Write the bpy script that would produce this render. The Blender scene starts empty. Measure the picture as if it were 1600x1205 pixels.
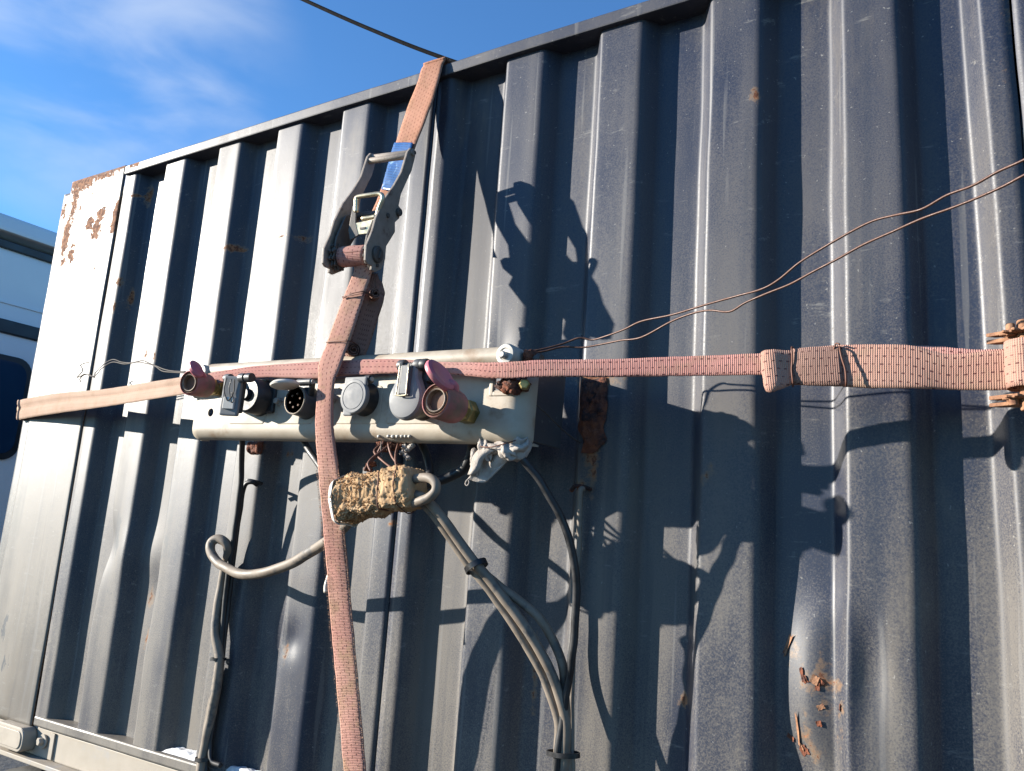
import bpy, bmesh, math, random
from mathutils import Vector, Matrix, noise as mnoise

random.seed(7)
C = bpy.context.scene.collection
scene = bpy.context.scene

# ---------------------------------------------------------------- camera
S = 1.25                      # metres from the lens to the container side
ZC = 1.95                     # lens height above the ground
FPX, PX, PY = 1316.0, 800.0, 602.5
AX = Vector((0.84205165, 0.53514083, 0.06762618))     # image right
AY = Vector((-0.04918431, 0.2010271, -0.97835015))    # image down
AZ = Vector((-0.53714981, 0.82049521, 0.19559573))    # view direction
CAM = Vector((0.0, -S, ZC))
cam = bpy.data.cameras.new('camera')
cam.sensor_width = 36.0
cam.lens = 36.0 * FPX / 1600.0
cam.clip_start = 0.02
cam.clip_end = 5000.0
camo = bpy.data.objects.new('camera', cam)
C.objects.link(camo)
rot = Matrix((AX, -AY, -AZ)).transposed()
camo.matrix_world = Matrix.Translation(CAM) @ rot.to_4x4()
scene.camera = camo

# ---------------------------------------------------------------- sky, sun, exposure
SUN_DIR = Vector((1.8, 1.0, -0.57)).normalized()      # the way the light travels
SUN_EL = math.asin(-SUN_DIR.z)
to_sun = -SUN_DIR
SUN_ROT = math.atan2(to_sun.x, to_sun.y)
world = bpy.data.worlds.new('World')
scene.world = world
world.use_nodes = True
wn, wl = world.node_tree.nodes, world.node_tree.links
wn.clear()
wout = wn.new('ShaderNodeOutputWorld')
wbg = wn.new('ShaderNodeBackground')
wbg.inputs['Strength'].default_value = 0.075
sky = wn.new('ShaderNodeTexSky')
sky.sky_type = 'NISHITA'
sky.sun_disc = False
sky.sun_elevation = SUN_EL
sky.sun_rotation = SUN_ROT
sky.altitude = 300.0
sky.air_density = 1.0
sky.dust_density = 0.0
sky.ozone_density = 1.6
# deep winter-blue cast of the photograph's sky
wtint = wn.new('ShaderNodeMix')
wtint.data_type = 'RGBA'
wtint.blend_type = 'MULTIPLY'
wtint.inputs['Factor'].default_value = 1.0
wtint.inputs['B'].default_value = (0.56, 0.96, 1.38, 1.0)
wl.new(sky.outputs['Color'], wtint.inputs['A'])
# one soft bank of thin cirrus: stretched noise gathered round one direction of the dome
wtc = wn.new('ShaderNodeTexCoord')
wmap = wn.new('ShaderNodeMapping')
wmap.inputs['Rotation'].default_value = (0.2, -0.25, 0.55)
wmap.inputs['Scale'].default_value = (2.6, 3.2, 8.5)
wl.new(wtc.outputs['Generated'], wmap.inputs['Vector'])
wnz = wn.new('ShaderNodeTexNoise')
wnz.inputs['Scale'].default_value = 1.5
wnz.inputs['Detail'].default_value = 5.0
wnz.inputs['Roughness'].default_value = 0.5
wnz.inputs['Distortion'].default_value = 0.35
wl.new(wmap.outputs['Vector'], wnz.inputs['Vector'])
CLOUD = (AX * ((170 - PX) / FPX) + AY * ((85 - PY) / FPX) + AZ).normalized()
wdot = wn.new('ShaderNodeVectorMath')
wdot.operation = 'DOT_PRODUCT'
wdot.inputs[1].default_value = CLOUD
wnrm = wn.new('ShaderNodeVectorMath')
wnrm.operation = 'NORMALIZE'
wl.new(wtc.outputs['Generated'], wnrm.inputs[0])
wl.new(wnrm.outputs['Vector'], wdot.inputs[0])
wfall = wn.new('ShaderNodeMapRange')
wfall.interpolation_type = 'SMOOTHSTEP'
wfall.inputs['From Min'].default_value = 0.978
wfall.inputs['From Max'].default_value = 0.9985
wl.new(wdot.outputs['Value'], wfall.inputs['Value'])
wrp = wn.new('ShaderNodeMapRange')
wrp.inputs['From Min'].default_value = 0.38
wrp.inputs['From Max'].default_value = 0.78
wrp.inputs['To Max'].default_value = 0.42
wrp.interpolation_type = 'SMOOTHSTEP'
wl.new(wnz.outputs['Fac'], wrp.inputs['Value'])
wmul = wn.new('ShaderNodeMath')
wmul.operation = 'MULTIPLY'
wl.new(wfall.outputs['Result'], wmul.inputs[0])
wl.new(wrp.outputs['Result'], wmul.inputs[1])
wmx = wn.new('ShaderNodeMix')
wmx.data_type = 'RGBA'
wmx.inputs['B'].default_value = (4.6, 5.0, 5.6, 1.0)
wl.new(wmul.outputs['Value'], wmx.inputs['Factor'])
wl.new(wtint.outputs['Result'], wmx.inputs['A'])
wl.new(wmx.outputs['Result'], wbg.inputs['Color'])
wl.new(wbg.outputs['Background'], wout.inputs['Surface'])

sun = bpy.data.lights.new('sun', 'SUN')
sun.energy = 5.0
sun.angle = math.radians(0.5)
sun.color = (1.0, 0.93, 0.82)
suno = bpy.data.objects.new('sun', sun)
C.objects.link(suno)
suno.location = (-6, -4, 6)
suno.rotation_euler = SUN_DIR.to_track_quat('-Z', 'Y').to_euler()

scene.view_settings.view_transform = 'Standard'
scene.view_settings.look = 'None'
scene.view_settings.gamma = 1.0
scene.view_settings.exposure = 1.4
scene.view_settings.use_curve_mapping = False
scene.render.engine = 'CYCLES'
scene.cycles.use_denoising = True
scene.cycles.max_bounces = 4
scene.cycles.diffuse_bounces = 2
scene.cycles.glossy_bounces = 2

# ---------------------------------------------------------------- placing helpers
def ray(px, py):
    return AX * ((px - PX) / FPX) + AY * ((py - PY) / FPX) + AZ

def at(px, py, s):
    """point seen at photo pixel (px,py) that stands s*S metres off the container side"""
    d = ray(px, py)
    return CAM + d * ((-s * S - CAM.y) / d.y)

def at_x(px, py, X):
    d = ray(px, py)
    return CAM + d * ((X - CAM.x) / d.x)

def on_plane(px, py, p0, n):
    d = ray(px, py)
    return CAM + d * ((p0 - CAM).dot(n) / d.dot(n))

# ---------------------------------------------------------------- objects
def thing(name, label, cat, loc, group=None):
    o = bpy.data.objects.new(name, None)
    o.empty_display_size = 0.05
    C.objects.link(o)
    o.location = loc
    o['label'] = label
    o['category'] = cat
    if group:
        o['group'] = group
    return o

def tag(o, label=None, cat=None, group=None, kind=None):
    if label: o['label'] = label
    if cat: o['category'] = cat
    if group: o['group'] = group
    if kind: o['kind'] = kind
    return o

def root_loc(p):
    l = Vector((0, 0, 0))
    while p is not None:
        l += p.location
        p = p.parent
    return l

def link_mesh(name, me, m, parent=None, smooth=True):
    if parent is not None:
        l = root_loc(parent)
    else:
        xs = [v.co for v in me.vertices]
        l = Vector((sum(v.x for v in xs) / len(xs), sum(v.y for v in xs) / len(xs), min(v.z for v in xs)))
    me.transform(Matrix.Translation(-l))
    if m is not None:
        me.materials.append(m)
    if smooth:
        me.shade_smooth()
    me.update()
    o = bpy.data.objects.new(name, me)
    C.objects.link(o)
    if parent is not None:
        o.parent = parent
    else:
        o.location = l
    return o

def from_bm(name, bm, m, parent=None, smooth=False, bevel=0.0, seg=2, auto=None):
    bmesh.ops.recalc_face_normals(bm, faces=bm.faces)
    if bevel > 0:
        ed = [e for e in bm.edges if len(e.link_faces) == 2 and e.calc_face_angle(0) > 0.6]
        bmesh.ops.bevel(bm, geom=ed, offset=bevel, segments=seg, profile=0.6, affect='EDGES', clamp_overlap=True)
    me = bpy.data.meshes.new(name)
    bm.to_mesh(me)
    bm.free()
    if auto is not None:
        me.shade_smooth()
        me.set_sharp_from_angle(angle=auto)
        return link_mesh(name, me, m, parent, False)
    return link_mesh(name, me, m, parent, smooth)

def box(bm, c, ax, ay, az, sx, sy, sz):
    c = Vector(c)
    vs = []
    for i in (-1, 1):
        for j in (-1, 1):
            for k in (-1, 1):
                vs.append(bm.verts.new(c + ax * (i * sx / 2) + ay * (j * sy / 2) + az * (k * sz / 2)))
    q = [(0, 1, 3, 2), (4, 6, 7, 5), (0, 4, 5, 1), (2, 3, 7, 6), (0, 2, 6, 4), (1, 5, 7, 3)]
    for f in q:
        bm.faces.new([vs[i] for i in f])

EX, EY, EZ = Vector((1, 0, 0)), Vector((0, 1, 0)), Vector((0, 0, 1))

def boxw(bm, x0, x1, y0, y1, z0, z1):
    box(bm, ((x0 + x1) / 2, (y0 + y1) / 2, (z0 + z1) / 2), EX, EY, EZ, x1 - x0, y1 - y0, z1 - z0)

def prism(bm, poly, n, t):
    """poly: list of points in a plane, thickened t along n (both ways)"""
    a = [bm.verts.new(p + n * (t / 2)) for p in poly]
    b = [bm.verts.new(p - n * (t / 2)) for p in poly]
    bm.faces.new(a)
    bm.faces.new(list(reversed(b)))
    k = len(poly)
    for i in range(k):
        bm.faces.new([a[i], b[i], b[(i + 1) % k], a[(i + 1) % k]])

def frame_for(ax):
    ax = ax.normalized()
    u = ax.cross(EZ)
    if u.length < 0.2:
        u = ax.cross(EX)
    u.normalize()
    v = u.cross(ax).normalized()
    return u, v, ax

def lathe(bm, base, ax, prof, n=28, sx=1.0, sy=1.0, u=None, v=None):
    """prof: list of (radius, height along ax)"""
    if u is None:
        u, v, ax = frame_for(ax)
    rings = []
    for r, h in prof:
        if r < 1e-6:
            rings.append([bm.verts.new(base + ax * h)])
        else:
            rings.append([bm.verts.new(base + ax * h + u * (r * sx * math.cos(2 * math.pi * k / n)) + v * (r * sy * math.sin(2 * math.pi * k / n))) for k in range(n)])
    for a, b in zip(rings[:-1], rings[1:]):
        if len(a) == 1 and len(b) == 1:
            continue
        for k in range(n):
            k2 = (k + 1) % n
            if len(a) == 1:
                bm.faces.new([a[0], b[k], b[k2]])
            elif len(b) == 1:
                bm.faces.new([a[k], a[k2], b[0]])
            else:
                bm.faces.new([a[k], a[k2], b[k2], b[k]])
    for rg, flip in ((rings[0], True), (rings[-1], False)):
        if len(rg) > 1:
            bm.faces.new(list(reversed(rg)) if flip else rg)

def catmull(pts, n=8, closed=False):
    out = []
    k = len(pts)
    P = [pts[0] * 2 - pts[1]] + list(pts) + [pts[-1] * 2 - pts[-2]]
    for i in range(1, k):
        p0, p1, p2, p3 = P[i - 1], P[i], P[i + 1], P[i + 2]
        for j in range(n):
            t = j / n
            t2, t3 = t * t, t * t * t
            out.append(0.5 * ((2 * p1) + (-p0 + p2) * t + (2 * p0 - 5 * p1 + 4 * p2 - p3) * t2 + (-p0 + 3 * p1 - 3 * p2 + p3) * t3))
    out.append(pts[-1].copy())
    return out

def tube_mesh(name, path, r, sides=10, wob=0.0, radii=None):
    verts, faces, uvs = [], [], []
    n = len(path)
    t0 = (path[1] - path[0]).normalized()
    u, v, _ = frame_for(t0)
    L = 0.0
    lens = []
    for i in range(n):
        if i == 0: t = (path[1] - path[0])
        elif i == n - 1: t = (path[-1] - path[-2])
        else: t = (path[i + 1] - path[i - 1])
        t.normalize()
        u = (u - t * u.dot(t))
        u.normalize()
        v = t.cross(u)
        if i: L += (path[i] - path[i - 1]).length
        lens.append(L)
        rr = r if radii is None else radii[i]
        if wob:
            rr *= 1 + wob * mnoise.noise(path[i] * 60)
        for k in range(sides):
            a = 2 * math.pi * k / sides
            verts.append(path[i] + u * (rr * math.cos(a)) + v * (rr * math.sin(a)))
    for i in range(n - 1):
        for k in range(sides):
            k2 = (k + 1) % sides
            faces.append((i * sides + k, i * sides + k2, (i + 1) * sides + k2, (i + 1) * sides + k))
            uvs.append([(lens[i], k / sides), (lens[i], (k + 1) / sides), (lens[i + 1], (k + 1) / sides), (lens[i + 1], k / sides)])
    faces.append(tuple(reversed(range(sides))))
    uvs.append([(0, 0)] * sides)
    faces.append(tuple(range((n - 1) * sides, n * sides)))
    uvs.append([(L, 0)] * sides)
    me = bpy.data.meshes.new(name)
    me.from_pydata(verts, [], faces)
    ul = me.uv_layers.new(name='UVMap')
    flat = [c for f in uvs for c in f]
    for i, c in enumerate(flat):
        ul.data[i].uv = c
    return me

def tube(name, pts, r, m, parent=None, n=8, sides=10, wob=0.0, raw=False):
    path = pts if raw else catmull([Vector(p) for p in pts], n)
    return link_mesh(name, tube_mesh(name, path, r, sides, wob), m, parent)

def ptube(name, pp, r, m, parent=None, n=8, sides=10, wob=0.0):
    return tube(name, [at(*p) for p in pp], r, m, parent, n, sides, wob)

def ribbon(name, edges, thick, m, parent=None, n=10, nv=8, rag=0.0006, crown=0.0, crease=0.0):
    """edges: list of (left point, right point); a woven band with real thickness"""
    A = catmull([Vector(e[0]) for e in edges], n)
    B = catmull([Vector(e[1]) for e in edges], n)
    k = len(A)
    mid = [(a + b) / 2 for a, b in zip(A, B)]
    L = [0.0]
    for i in range(1, k):
        L.append(L[-1] + (mid[i] - mid[i - 1]).length)
    verts, uv = [], []
    rows = []
    for i in range(k):
        t = (mid[min(i + 1, k - 1)] - mid[max(i - 1, 0)]).normalized()
        w = (B[i] - A[i])
        nn = w.cross(t).normalized()
        if nn.dot(CAM - mid[i]) < 0 and nn.y > 0.3:
            nn = -nn
        jitA = w.normalized() * (rag * mnoise.noise(Vector((L[i] * 220, 1.3, 0))))
        jitB = w.normalized() * (rag * mnoise.noise(Vector((L[i] * 220, 7.7, 0))))
        rows.append((A[i] + jitA, B[i] + jitB, nn, w.length))
    for side in (1, -1):
        for i, (a, b, nn, wl_) in enumerate(rows):
            for j in range(nv + 1):
                f = j / nv
                e = math.sin(math.pi * f)
                edge = 1.0 if 0 < j < nv else 0.45
                off = crown * (e - 0.6) + 0.0011 * mnoise.noise(Vector((L[i] * 28, f * 2.5, side * 0.0)))
                if crease:
                    off -= crease * math.exp(-((f - 0.42) / 0.12) ** 2)
                verts.append(a.lerp(b, f) + nn * (side * thick / 2 * edge + off))
                uv.append((L[i], f * wl_))
    W = nv + 1
    faces, fuv = [], []
    def q(a, b, c, d):
        faces.append((a, b, c, d))
        fuv.extend([uv[a], uv[b], uv[c], uv[d]])
    base = k * W
    for i in range(k - 1):
        for j in range(nv):
            p = i * W + j
            q(p, p + 1, p + W + 1, p + W)
            p += base
            q(p, p + W, p + W + 1, p + 1)
        p = i * W
        q(p, p + W, base + p + W, base + p)
        p = i * W + nv
        q(p, base + p, base + p + W, p + W)
    for i in (0, k - 1):
        for j in range(nv):
            p = i * W + j
            q(p, base + p, base + p + 1, p + 1)
    me = bpy.data.meshes.new(name)
    me.from_pydata(verts, [], faces)
    ul = me.uv_layers.new(name='UVMap')
    for i, c in enumerate(fuv):
        ul.data[i].uv = c
    bm = bmesh.new()
    bm.from_mesh(me)
    bmesh.ops.recalc_face_normals(bm, faces=bm.faces)
    bm.to_mesh(me)
    bm.free()
    return link_mesh(name, me, m, parent)

# ---------------------------------------------------------------- materials
def new_mat(name):
    m = bpy.data.materials.new(name)
    m.use_nodes = True
    nt = m.node_tree
    return m, nt, nt.nodes['Principled BSDF']

def N(nt, kind, **kw):
    n = nt.nodes.new(kind)
    for k, v in kw.items():
        if k in n.inputs:
            n.inputs[k].default_value = v
        else:
            setattr(n, k, v)
    return n

def noise_fac(nt, scale, detail=4.0, rough=0.55, vec=None, stretch=None, dist=0.0):
    if vec is None:
        vec = N(nt, 'ShaderNodeNewGeometry').outputs['Position']
    if stretch:
        mp = N(nt, 'ShaderNodeMapping')
        mp.inputs['Scale'].default_value = stretch
        nt.links.new(vec, mp.inputs['Vector'])
        vec = mp.outputs['Vector']
    nz = N(nt, 'ShaderNodeTexNoise', Scale=scale, Detail=detail, Roughness=rough, Distortion=dist)
    nt.links.new(vec, nz.inputs['Vector'])
    return nz.outputs['Fac']

def rng(nt, fac, a, b, lo=0.0, hi=1.0, smooth=True):
    r = N(nt, 'ShaderNodeMapRange')
    r.inputs['From Min'].default_value = a
    r.inputs['From Max'].default_value = b
    r.inputs['To Min'].default_value = lo
    r.inputs['To Max'].default_value = hi
    if smooth: r.interpolation_type = 'SMOOTHSTEP'
    nt.links.new(fac, r.inputs['Value'])
    return r.outputs['Result']

def mixc(nt, fac, a, b, mode='MIX'):
    x = N(nt, 'ShaderNodeMix', data_type='RGBA', blend_type=mode)
    if isinstance(fac, (int, float)): x.inputs['Factor'].default_value = fac
    else: nt.links.new(fac, x.inputs['Factor'])
    for k, v in (('A', a), ('B', b)):
        if isinstance(v, tuple): x.inputs[k].default_value = (*v, 1.0)
        else: nt.links.new(v, x.inputs[k])
    return x.outputs['Result']

def math_(nt, op, a, b=None, clamp=False):
    x = N(nt, 'ShaderNodeMath', operation=op, use_clamp=clamp)
    for i, v in enumerate((a, b)):
        if v is None: continue
        if isinstance(v, (int, float)): x.inputs[i].default_value = v
        else: nt.links.new(v, x.inputs[i])
    return x.outputs['Value']

def bump(nt, bsdf, h, strength=0.3, dist=0.002):
    b = N(nt, 'ShaderNodeBump', Strength=strength, Distance=dist)
    nt.links.new(h, b.inputs['Height'])
    nt.links.new(b.outputs['Normal'], bsdf.inputs['Normal'])

ALB = 0.84
def simple(name, c1, c2, rough=0.6, scale=40.0, metal=0.0, bs=0.25, bd=0.001, spec=0.5, c3=None, s3=9.0, lo3=0.55, hi3=0.7, rvar=0.15, stretch=None):
    c1, c2 = tuple(v * ALB for v in c1), tuple(v * ALB for v in c2)
    m, nt, b = new_mat(name)
    f = noise_fac(nt, scale, 5.0, 0.6, stretch=stretch)
    col = mixc(nt, rng(nt, f, 0.3, 0.7), c1, c2)
    if c3:
        f3 = noise_fac(nt, s3, 6.0, 0.65)
        col = mixc(nt, rng(nt, f3, lo3, hi3), col, c3)
    nt.links.new(col, b.inputs['Base Color'])
    nt.links.new(rng(nt, f, 0.2, 0.8, rough - rvar, rough + rvar), b.inputs['Roughness'])
    b.inputs['Metallic'].default_value = metal
    b.inputs['Specular IOR Level'].default_value = spec
    f2 = noise_fac(nt, scale * 3.1, 4.0, 0.6)
    bump(nt, b, f2, bs, bd)
    return m

# weathered navy container paint, dusty; rust and scuffs follow per-vertex spots broken up by noise
def paint_mat(name, dust_lo=0.12, dust_hi=1.0, rough=0.52):
    m, nt, b = new_mat(name)
    navy = (0.007, 0.014, 0.036)
    dust = (0.150, 0.134, 0.112)
    streak = noise_fac(nt, 9.0, 4.0, 0.6, stretch=(1.0, 1.0, 0.10))
    cloud = noise_fac(nt, 3.4, 4.0, 0.6, stretch=(1, 1, 0.55))
    grain = noise_fac(nt, 420.0, 2.0, 0.7)
    d = math_(nt, 'ADD', math_(nt, 'MULTIPLY', streak, 0.45), math_(nt, 'MULTIPLY', cloud, 0.55))
    d = math_(nt, 'ADD', d, math_(nt, 'MULTIPLY', math_(nt, 'SUBTRACT', grain, 0.5), 0.42))
    dfac = rng(nt, d, 0.37, 0.63, dust_lo, dust_hi)
    # road dust: thick near the bed, thin towards the roof
    sepz = N(nt, 'ShaderNodeSeparateXYZ')
    nt.links.new(N(nt, 'ShaderNodeNewGeometry').outputs['Position'], sepz.inputs['Vector'])
    zf = rng(nt, math_(nt, 'ADD', sepz.outputs['Z'], math_(nt, 'MULTIPLY', cloud, 0.5)), 1.65, 2.95, 1.0, 0.30, False)
    dfac = math_(nt, 'MULTIPLY', dfac, zf)
    col = mixc(nt, dfac, navy, dust)
    # brownish wash marks
    wash = noise_fac(nt, 7.5, 5.0, 0.72, stretch=(1, 1, 0.30))
    col = mixc(nt, rng(nt, wash, 0.52, 0.76, 0.0, 0.5), col, (0.135, 0.115, 0.090))
    # pale chips and specks
    sp = noise_fac(nt, 170.0, 2.0, 0.5)
    col = mixc(nt, rng(nt, sp, 0.70, 0.76, 0.0, 0.6), col, (0.24, 0.23, 0.21))
    # thin scratches
    scr = noise_fac(nt, 60.0, 2.0, 0.4, stretch=(1.0, 1.0, 0.035))
    col = mixc(nt, rng(nt, scr, 0.655, 0.72, 0.0, 0.40), col, (0.16, 0.155, 0.15))
    # rain runs, and rubbed cross scuffs
    run = noise_fac(nt, 26.0, 3.0, 0.6, stretch=(1.0, 1.0, 0.028))
    col = mixc(nt, rng(nt, run, 0.54, 0.68, 0.0, 0.38), col, (0.020, 0.026, 0.040))
    scf = noise_fac(nt, 34.0, 4.0, 0.75, stretch=(0.35, 1.0, 1.6))
    col = mixc(nt, rng(nt, scf, 0.61, 0.74, 0.0, 0.55), col, (0.185, 0.178, 0.165))
    at_s = N(nt, 'ShaderNodeAttribute', attribute_name='scuff')
    at_r = N(nt, 'ShaderNodeAttribute', attribute_name='rust')
    brk = noise_fac(nt, 75.0, 5.0, 0.7)
    brk2 = noise_fac(nt, 70.0, 3.0, 0.7, stretch=(1, 1, 0.3))
    sc = rng(nt, math_(nt, 'ADD', at_s.outputs['Fac'], math_(nt, 'MULTIPLY', math_(nt, 'SUBTRACT', brk2, 0.5), 1.6)), 0.48, 0.60)
    col = mixc(nt, sc, col, (0.045, 0.052, 0.06))
    rf = math_(nt, 'ADD', at_r.outputs['Fac'], math_(nt, 'MULTIPLY', math_(nt, 'SUBTRACT', brk, 0.5), 1.5))
    stain = rng(nt, rf, 0.26, 0.55, 0.0, 0.75)
    stain = math_(nt, 'MULTIPLY', stain, rng(nt, at_r.outputs['Fac'], 0.02, 0.15))
    col = mixc(nt, stain, col, (0.175, 0.112, 0.068))
    rs = rng(nt, rf, 0.54, 0.64)
    rvar = noise_fac(nt, 130.0, 2.0, 0.6)
    rcol = mixc(nt, rng(nt, rvar, 0.35, 0.65), (0.085, 0.030, 0.015), (0.27, 0.125, 0.062))
    col = mixc(nt, rs, col, rcol)
    nt.links.new(col, b.inputs['Base Color'])
    r1 = rng(nt, d, 0.36, 0.66, rough - 0.12, rough + 0.09)
    r2 = N(nt, 'ShaderNodeMix', data_type='FLOAT')
    nt.links.new(rs, r2.inputs['Factor'])
    nt.links.new(r1, r2.inputs['A'])
    r2.inputs['B'].default_value = 0.92
    nt.links.new(r2.outputs['Result'], b.inputs['Roughness'])
    b.inputs['Specular IOR Level'].default_value = 0.42
    h = math_(nt, 'ADD', math_(nt, 'MULTIPLY', grain, 0.25), math_(nt, 'MULTIPLY', noise_fac(nt, 26.0, 2.0), 0.8))
    bump(nt, b, h, 0.14, 0.0014)
    return m

M_PAINT = paint_mat('container_paint')
M_PLATE = paint_mat('corner_plate_paint', 0.8, 1.3, 0.50)
M_RAIL = paint_mat('rail_paint', 0.6, 1.1, 0.52)
M_RUST = simple('flaking_rust', (0.10, 0.030, 0.016), (0.25, 0.080, 0.036), 0.9, 60, bs=1.0, bd=0.004, c3=(0.03, 0.012, 0.010), s3=38, lo3=0.5, hi3=0.62)
M_RUSTP = simple('pale_rust', (0.24, 0.11, 0.055), (0.38, 0.20, 0.11), 0.88, 70, bs=0.8, bd=0.002, c3=(0.12, 0.05, 0.03), s3=45)
M_BAR = simple('chalky_cream_enamel', (0.385, 0.325, 0.250), (0.455, 0.395, 0.310), 0.55, 24, bs=0.15, bd=0.001, c3=(0.24, 0.165, 0.105), s3=15, lo3=0.50, hi3=0.72)
M_BARG = simple('dull_galvanised_steel', (0.36, 0.34, 0.30), (0.50, 0.47, 0.42), 0.5, 40, metal=0.15, bs=0.2, c3=(0.22, 0.15, 0.10), s3=22)
M_BLK = simple('dusty_black_plastic', (0.012, 0.013, 0.015), (0.030, 0.031, 0.033), 0.45, 60, bs=0.2, c3=(0.08, 0.075, 0.07), s3=30, lo3=0.58, hi3=0.8)
M_BLKC = simple('black_rubber_cable', (0.010, 0.010, 0.011), (0.026, 0.026, 0.028), 0.52, 50, bs=0.2, c3=(0.10, 0.09, 0.08), s3=25, lo3=0.6, hi3=0.85)
M_GREY = simple('grey_plastic', (0.17, 0.172, 0.175), (0.215, 0.217, 0.22), 0.68, 30, bs=0.12, bd=0.0006, c3=(0.25, 0.24, 0.225), s3=14, lo3=0.5, hi3=0.75)
M_GREYD = simple('dark_grey_plastic', (0.055, 0.057, 0.06), (0.09, 0.09, 0.095), 0.5, 40, bs=0.15)
M_WHITEP = simple('dusty_white_plastic', (0.60, 0.55, 0.47), (0.68, 0.63, 0.55), 0.55, 30, bs=0.15)
M_STEEL = simple('worn_grey_steel', (0.25, 0.205, 0.165), (0.34, 0.285, 0.235), 0.6, 70, metal=0.0, bs=0.2, c3=(0.10, 0.06, 0.04), s3=35, lo3=0.55, hi3=0.75)
M_STEELD = simple('dark_greasy_steel', (0.07, 0.062, 0.056), (0.12, 0.108, 0.096), 0.55, 70, metal=0.2, bs=0.2)
M_ZINC = simple('yellow_zinc_plate', (0.62, 0.52, 0.33), (0.74, 0.64, 0.45), 0.36, 50, metal=0.7, bs=0.12, c3=(0.40, 0.28, 0.14), s3=25, lo3=0.6, hi3=0.8)
M_BRASS = simple('tarnished_brass', (0.34, 0.25, 0.09), (0.46, 0.36, 0.15), 0.4, 60, metal=0.8, bs=0.25, c3=(0.16, 0.15, 0.05), s3=40)
M_BROWN = simple('brown_corroded_interior', (0.10, 0.05, 0.03), (0.19, 0.10, 0.06), 0.75, 80, bs=0.4)
M_DIRTYRIM = simple('dirty_metal_rim', (0.16, 0.12, 0.09), (0.30, 0.25, 0.19), 0.55, 80, metal=0.3, bs=0.4)
M_PINK = simple('faded_pink_rubber', (0.52, 0.12, 0.16), (0.60, 0.20, 0.23), 0.5, 22, bs=0.15, bd=0.0008, c3=(0.42, 0.22, 0.17), s3=18, lo3=0.5, hi3=0.72)
M_PINKD = simple('dirty_pink_rubber', (0.36, 0.10, 0.105), (0.42, 0.16, 0.14), 0.6, 30, bs=0.3, c3=(0.19, 0.11, 0.08), s3=26, lo3=0.42, hi3=0.62)
M_CABLE = simple('dusty_grey_cable', (0.165, 0.130, 0.098), (0.25, 0.205, 0.16), 0.65, 30, bs=0.2, c3=(0.08, 0.075, 0.07), s3=28, lo3=0.55, hi3=0.66, stretch=None)
M_COPPER = simple('oxidised_copper_wire', (0.060, 0.028, 0.020), (0.11, 0.054, 0.038), 0.5, 90, metal=0.35, bs=0.3)
M_WIREG = simple('grey_binding_wire', (0.06, 0.050, 0.045), (0.11, 0.095, 0.083), 0.7, 90, metal=0.0, spec=0.2, bs=0.3)
M_WIRER = simple('rusty_binding_wire', (0.09, 0.035, 0.022), (0.16, 0.065, 0.04), 0.6, 90, metal=0.3, bs=0.3)
M_RAG = simple('dirty_grey_rag', (0.36, 0.315, 0.28), (0.50, 0.45, 0.40), 0.95, 45, bs=0.9, bd=0.0025, c3=(0.22, 0.19, 0.17), s3=16, lo3=0.55, hi3=0.75, spec=0.1)
M_FOAM = simple('torn_sponge_foam', (0.40, 0.255, 0.135), (0.53, 0.365, 0.220), 0.95, 50, bs=0.5, bd=0.002, c3=(0.34, 0.20, 0.105), s3=34, lo3=0.55, hi3=0.72, spec=0.1)
def shred_mat():
    m, nt, b = new_mat('foam_shred')
    f = noise_fac(nt, 60.0, 3.0)
    col = mixc(nt, rng(nt, f, 0.3, 0.7), (0.40, 0.26, 0.145), (0.54, 0.38, 0.235))
    nt.links.new(col, b.inputs['Base Color'])
    b.inputs['Roughness'].default_value = 1.0
    b.inputs['Specular IOR Level'].default_value = 0.0
    tr = N(nt, 'ShaderNodeBsdfTranslucent')
    nt.links.new(col, tr.inputs['Color'])
    mx = N(nt, 'ShaderNodeMixShader')
    mx.inputs['Fac'].default_value = 0.6
    nt.links.new(b.outputs['BSDF'], mx.inputs[1])
    nt.links.new(tr.outputs['BSDF'], mx.inputs[2])
    nt.links.new(mx.outputs['Shader'], nt.nodes['Material Output'].inputs['Surface'])
    return m
M_SHRED = shred_mat()
M_SNOW = simple('old_granular_snow', (0.78, 0.79, 0.80), (0.86, 0.86, 0.86), 0.8, 90, bs=1.0, bd=0.003)
M_CAB = simple('white_cab_paint', (0.78, 0.78, 0.78), (0.82, 0.82, 0.82), 0.32, 4, bs=0.03, rvar=0.05)
M_CABD = simple('black_trim_and_gap_shade', (0.010, 0.011, 0.013), (0.02, 0.02, 0.022), 0.4, 20, bs=0.1)
M_GLASS = simple('painted_sky_cab_glass', (0.010, 0.035, 0.075), (0.014, 0.045, 0.09), 0.06, 3, bs=0.0, rvar=0.01)  # sky reflection put into the base colour as dark blue
M_BEAM = simple('dusty_chassis_paint', (0.33, 0.285, 0.225), (0.40, 0.35, 0.285), 0.7, 12, bs=0.3, c3=(0.27, 0.255, 0.24), s3=15, lo3=0.55, hi3=0.75)
M_LAMP = simple('dusty_lamp_housing', (0.36, 0.31, 0.245), (0.42, 0.365, 0.295), 0.6, 20, bs=0.15)
M_TYRE = simple('tyre_rubber', (0.014, 0.014, 0.015), (0.035, 0.034, 0.033), 0.75, 30, bs=0.4)
M_INNER = simple('container_steel', (0.05, 0.06, 0.08), (0.08, 0.09, 0.11), 0.6, 10)
M_GROUND = simple('gravel_ground', (0.042, 0.041, 0.040), (0.065, 0.063, 0.060), 0.95, 6, bs=0.8, bd=0.02, c3=(0.032, 0.031, 0.03), s3=0.8, lo3=0.45, hi3=0.7)
M_LINE = simple('black_overhead_cable', (0.006, 0.006, 0.007), (0.010, 0.010, 0.011), 0.9, 30, spec=0.05)
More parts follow.
